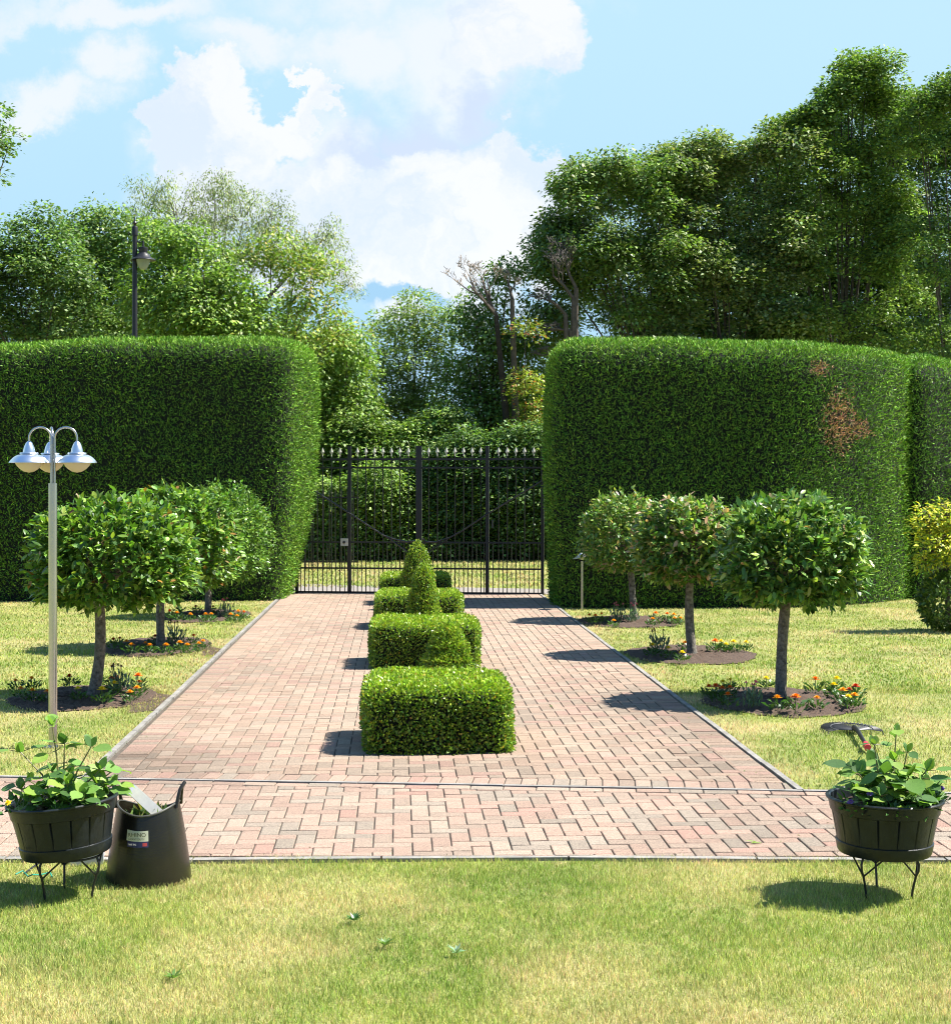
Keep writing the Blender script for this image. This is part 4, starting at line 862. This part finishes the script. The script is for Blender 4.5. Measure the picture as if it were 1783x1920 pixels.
m = MB(); m.tube([tubp(2 * math.pi * k / n, 1) for k in range(n + 1)], .0055, 8, False); m.build('rim', mat('worn_rim', (.05, .05, .04), .4, var=.3), root)
for s_, hh in ((1, .10), (-1, .09)):
    pts = [(s_ * .140, -.055, .345), (s_ * .145, -.045, .385), (s_ * .152, -.028, .345 + hh * .8), (s_ * .168, 0, .352 + hh), (s_ * .152, .028, .345 + hh * .8), (s_ * .145, .045, .385), (s_ * .140, .055, .345)]
    m = MB(); m.tube(pts, [.010, .008, .008, .009, .008, .008, .010], 10); m.build('handle', M_rub, root)
# label
lm = MB(); q0 = R(264); 
def lab(u_, z_, off=.003):
    q = q0 + u_ / .17; t = z_ / .31; p = tubp(q, t); return (p[0] + math.cos(q) * off, p[1] + math.sin(q) * off, p[2])
def patch(u0, u1, z0, z1, off, name, m_, parent, nn=8):
    k = MB(); vs = [lab(u0 + (u1 - u0) * i / nn, z, off) for z in (z0, z1) for i in range(nn + 1)]; k.add(vs, [(i, i + 1, nn + 2 + i, nn + 1 + i) for i in range(nn)]); return k.build(name, m_, parent)
M_lab = mat('label_paper', (.62, .62, .46), .5); M_navy = mat('label_navy', (.03, .03, .10), .5); M_ink = mat('label_ink', (.06, .07, .04), .5); M_red = mat('label_red', (.5, .06, .06), .5)
lb = patch(-.050, .056, .205, .250, .004, 'label', M_lab, root); patch(-.044, .056, .180, .205, .004, 'label_band', M_navy, root)
patch(.030, .050, .186, .200, .0055, 'label_flag', M_red, root)
def text(body, size, u_, z_, parent, m_):
    c_ = bpy.data.curves.new('lettering', 'FONT'); c_.body = body; c_.size = size; c_.align_x = 'CENTER'; c_.extrude = .0004; o_ = bpy.data.objects.new('lettering', c_); C.objects.link(o_)
    p = lab(u_, z_, .0065); o_.location = p; o_.rotation_euler = (R(90 + 8), 0, R(-4)); c_.materials.append(m_); me = bpy.data.meshes.new_from_object(o_); mo = bpy.data.objects.new('lettering', me); C.objects.link(mo); mo.location = o_.location; mo.rotation_euler = o_.rotation_euler; mo.parent = parent; bpy.data.objects.remove(o_); return mo
text('RHINO', .027, .003, .2265, lb, M_ink); text('HEAVY DUTY', .0125, .003, .212, lb, M_ink); text('TUB 26L', .010, -.018, .189, lb, M_white)
# things in the tub
m = MB(); A = Vector((X(243, 7.05), 7.10, Z(1484, 7.05))); B_ = Vector((X(312, 7.1), 7.18, Z(1552, 7.1))); d = (B_ - A); Mx = d.to_track_quat('X', 'Y').to_matrix()
m.box(tuple((A + B_) / 2), (d.length, .05, .056), Mx); tag(m.build('board', M_white, smooth=False), 'short white board lying slantwise in the black rubber tub', 'board')
n_ = 420; th = rng.uniform(0, 6.28, n_); rr = .095 * np.sqrt(rng.random(n_)); P = np.stack([xb + rr * np.cos(th), yb + rr * np.sin(th), .235 + .055 * rng.random(n_)], 1)
V, F, K = leaves(P, rnd(n_) + np.array([0, 0, .3]), rnd(n_), rng.uniform(.03, .09, n_), rng.uniform(.008, .03, n_), mixc(n_, [(.12, .2, .04), (.30, .26, .10), (.05, .1, .03), (.55, .5, .3), (.5, .06, .03)], [.4, .2, .27, .1, .03]))
tag(npmesh('garden_clippings', V, F, M_pot, col=K), 'green and dry plant clippings inside the black rubber tub', 'clippings', kind='stuff')
# grey plastic kneeler behind the left stand and twine
m = MB(); x1, y1 = X(165, 7.5), 7.5; m.box((x1, y1, .035), (.16, .22, .06), Matrix.Rotation(.2, 3, 'Z')); tag(m.build('plastic_box', mat('grey_plastic', (.30, .32, .37), .4), smooth=False), 'grey plastic box on the kerb behind the left planter stand', 'box')
m = MB(); m.tube([(X(45, 7.2), 7.2, .01), (X(75, 7.35), 7.35, .03), (X(105, 7.45), 7.45, .04)], .005, 6); tag(m.build('garden_stick', M_iron), 'thin dark stick on the grass behind the left planter stand', 'stick')
m = MB(); m.tube([(X(30 + i * 9, 7.12), 7.12 + .04 * math.sin(i * 1.3), .03 + .008 * math.sin(i * 2)) for i in range(9)], .0035, 6); tag(m.build('garden_twine', mat('green_twine', (.02, .25, .16), .6)), 'short length of green twine on the grass under the left planter', 'twine')
# fan rake head lying on the lawn
xr_, yr_ = G(1596, 1374); root = empty('leaf_rake', (xr_, yr_, 0)); tag(root, 'black ribbed rake head with a red tipped socket lying on the right lawn', 'rake')
m = MB()
for i in range(30):
    a = R(-20 + 220 * i / 29); c_, s_ = math.cos(a), math.sin(a)
    m.tube([(.0, -.10, .035), (c_ * .12, s_ * .18, .035), (c_ * .215, s_ * .34, .03), (c_ * .22, s_ * .36, .005)], [.0025, .0035, .004, .0025], 5)
m.tube([(math.cos(R(-20 + 220 * i / 19)) * .15, math.sin(R(-20 + 220 * i / 19)) * .23, .036) for i in range(20)], .005, 6)
m.build('tines', mat('rake_plastic', (.05, .05, .055), .5), root)
m = MB(); m.tube([(.0, -.08, .05), (-.02, -.25, .06), (-.10, -.80, .05)], [.022, .016, .014], 10); m.build('socket', M_iron, root)
m = MB(); m.tube([(-.098, -.79, .05), (-.115, -.92, .045)], [.022, .024], 12); m.build('collar', mat('red_plastic', (.65, .05, .07), .4), root)

# ------------------------------------------------------------------ grass blades
def grass(n, y0, y1, L_, W_, excl=True, xlim=None):
    Y = rng.uniform(y0, y1, n); hw = Y * .33 + .25; x = rng.uniform(-1, 1, n) * hw if xlim is None else rng.uniform(*xlim, n)
    k = np.ones(n, bool)
    jyv = 9.14 - .0897 * (x - 1.917)
    k &= ~((Y > YF - np.where(rng.random(n) < .4, .0, .045) + rng.normal(0, .008, n)) & (Y < jyv + .01)); lxv = -2.51 - .0506 * (Y - 11.31) - .07; rxv = 1.917 - .0509 * (Y - 9.137) + .07
    k &= ~((x > lxv) & (x < rxv) & (Y > YF) & (Y < 26.6))
    for (bx, by, a, b) in BEDS: k &= ((x - bx) / (a * .97)) ** 2 + ((Y - by) / (b * .97)) ** 2 > 1 + rng.normal(0, .03, n)
    for bx, by, br in ((xb, yb, .17),): k &= (x - bx) ** 2 + (Y - by) ** 2 > br ** 2
    x, Y = x[k], Y[k]; n = len(x)
    cl = .75 + .5 * (np.sin(x * 5.1 + Y * 3.3) * np.sin(Y * 6.7 - x * 2.1) * .5 + .5)
    h = L_ * rng.uniform(.5, 1.25, n) * cl; a = rng.uniform(0, 6.28, n); ln = rng.uniform(.15, 1.0, n) * h
    wv = W_ * rng.uniform(.7, 1.3, n); dx, dy = np.cos(a), np.sin(a); fa = rng.uniform(0, 6.28, n); sx_, sy_ = np.cos(fa) * wv / 2, np.sin(fa) * wv / 2
    z0 = np.full(n, -.004)
    A = np.stack([x - sx_, Y - sy_, z0], 1); B = np.stack([x + sx_, Y + sy_, z0], 1); mx_ = x + dx * ln * .35; my_ = Y + dy * ln * .35
    Cm = np.stack([mx_ + sx_ * .75, my_ + sy_ * .75, h * .62], 1); D = np.stack([mx_ - sx_ * .75, my_ - sy_ * .75, h * .62], 1); E = np.stack([x + dx * ln, Y + dy * ln, h], 1)
    V = np.stack([A, B, Cm, D, E], 1).reshape(-1, 3); o_ = np.arange(n)[:, None] * 5
    kk = np.exp(rng.normal(0, .22, (n, 1))); t_ = rng.random((n, 1)); dry = (t_ > .72)
    colr = kk * np.where(dry, np.array([[1.5, 1.25, 1.6]]), np.array([[.95, 1.0, .9]])); tint = rng.normal(1, .08, (n, 3))
    fr = np.minimum(np.minimum(np.abs(x - lxv[k]), np.abs(x - rxv[k])) + np.where(Y < jyv[k], 9, 0), np.abs(Y - jyv[k]) + .06) + rng.exponential(.06, n)
    sel = (fr < .26) & (Y > 8); colr[sel] *= np.array([1.25, 1.02, 1.5]); sel2 = (np.abs(Y - YF) + rng.exponential(.06, n) < .12); colr[sel2] *= np.array([1.2, 1.05, 1.4]); h[sel2] *= 1.25
    colr = np.clip(colr * tint, .1, 2.2)
    return V, [o_ + np.array([[0, 1, 2, 3]]), o_ + np.array([[3, 2, 4]])], np.repeat(colr, 5, 0)
for args in ((190000, 4.9, 7.55, .025, .0026), (140000, 7.5, 14, .024, .0050), (150000, 13.5, 26, .025, .0100)):
    V, F, K = grass(*args); tag(npmesh('grass', V, F, M_blade, col=K), 'short patchy green and straw coloured lawn grass', 'grass', kind='stuff')
V, F, K = grass(16000, 27.5, 39.5, .05, .022, xlim=(-5.5, 3.5)); tag(npmesh('grass', V, F, M_blade, col=K), 'sunlit grass strip beyond the iron gate', 'grass', kind='stuff')
# a few weeds in the front lawn
for (px, py, lb, c_) in ((856, 1795, 'pale grey green weed rosette in the middle of the front lawn', (.22, .34, .22)), (722, 1780, 'small green weed left of the pale rosette in the front lawn', (.12, .22, .06)), (325, 1842, 'dark green weed low in the left part of the front lawn', (.12, .22, .05)), (664, 1733, 'tiny dark weed in the front lawn below the path', (.05, .14, .04))):
    x0, Y0 = G(px, py); n_ = 12; a = np.linspace(0, 6.0, n_); T = np.stack([np.cos(a), np.sin(a), rng.uniform(.3, 1.0, n_)], 1); P = np.tile(np.array([[x0, Y0, .015]]), (n_, 1))
    V, F, K = leaves(P, T, np.tile([[0, 0, 1.0]], (n_, 1)), rng.uniform(.03, .055, n_), .012, vcol(c_, n_, .15, .05)); tag(npmesh('lawn_weed', V, F, M_leaf, col=K), lb, 'weed')
# fallen leaves on the paving
for i, (px, py, lb) in enumerate(((1408, 1590, 'fallen green leaf on the front paving left of the right planter'), (1030, 1330, 'tiny green leaf on the path right of the nearest box block'))):
    x0, Y0 = G(px, py); V, F, K = leaves([(x0, Y0, .026), (x0 + .03, Y0 + .02, .026)], [(1, .3, 0), (-1, .4, .1)], [(0, 0, 1), (0, .1, 1)], .06 if i == 0 else .03, .02, (.2, .32, .05), True); tag(npmesh('fallen_leaf', V, F, M_leaf, col=K), lb, 'leaf')

# dry litter on the paving and soil
n_ = 900; pts = []
while len(pts) < n_:
    y_ = random.uniform(7.6, 25); x_ = random.uniform(lx(y_) - (3 if y_ < 9 else 0), rx(y_) + (1.5 if y_ < 9 else 0)); r_ = random.random()
    if r_ < .35: x_ = lx(y_) + random.expovariate(6)
    elif r_ < .7: x_ = rx(y_) - random.expovariate(6)
    elif r_ < .9: b_ = random.choice(BX); y_ = b_[1] + random.uniform(-.35, 1.3); x_ = X(b_[0], b_[1]) + random.gauss(0, .5)
    pts.append((x_, y_, .026))
P = np.array(pts); V, F, K = leaves(P, rnd(n_) * np.array([1, 1, .15]), np.tile([[0, 0, 1.0]], (n_, 1)) + rnd(n_) * .4, rng.uniform(.008, .022, n_), rng.uniform(.005, .011, n_), mixc(n_, [(.10, .07, .04), (.22, .18, .09), (.10, .16, .04)], [.5, .3, .2]))
tag(npmesh('leaf_litter', V, F, M_far, col=K), 'dry crumbs of leaf litter scattered over the brick paving', 'litter', kind='stuff')
# moss and tiny weeds in the joints
n_ = 1500; q_ = []
while len(q_) < n_:
    y_ = random.choice((random.uniform(7.55, 9.3), random.uniform(9.3, 24))); side_x = lx(y_) + random.expovariate(9) if random.random() < .5 else rx(y_) - random.expovariate(9)
    if y_ < 9: side_x = random.uniform(-4, 4); y_ = YF + random.expovariate(12)
    q_.append((side_x, y_, .012))
P = np.array(q_); V, F, K = leaves(P, rnd(n_) * np.array([1, 1, .2]) + np.array([0, 0, .6]), rnd(n_), rng.uniform(.006, .018, n_), .005, vcol((.10, .15, .03), n_, .3, .1))
tag(npmesh('joint_moss', V, F, M_far, col=K), 'moss and tiny weeds in the paving joints along the edges', 'moss', kind='stuff')
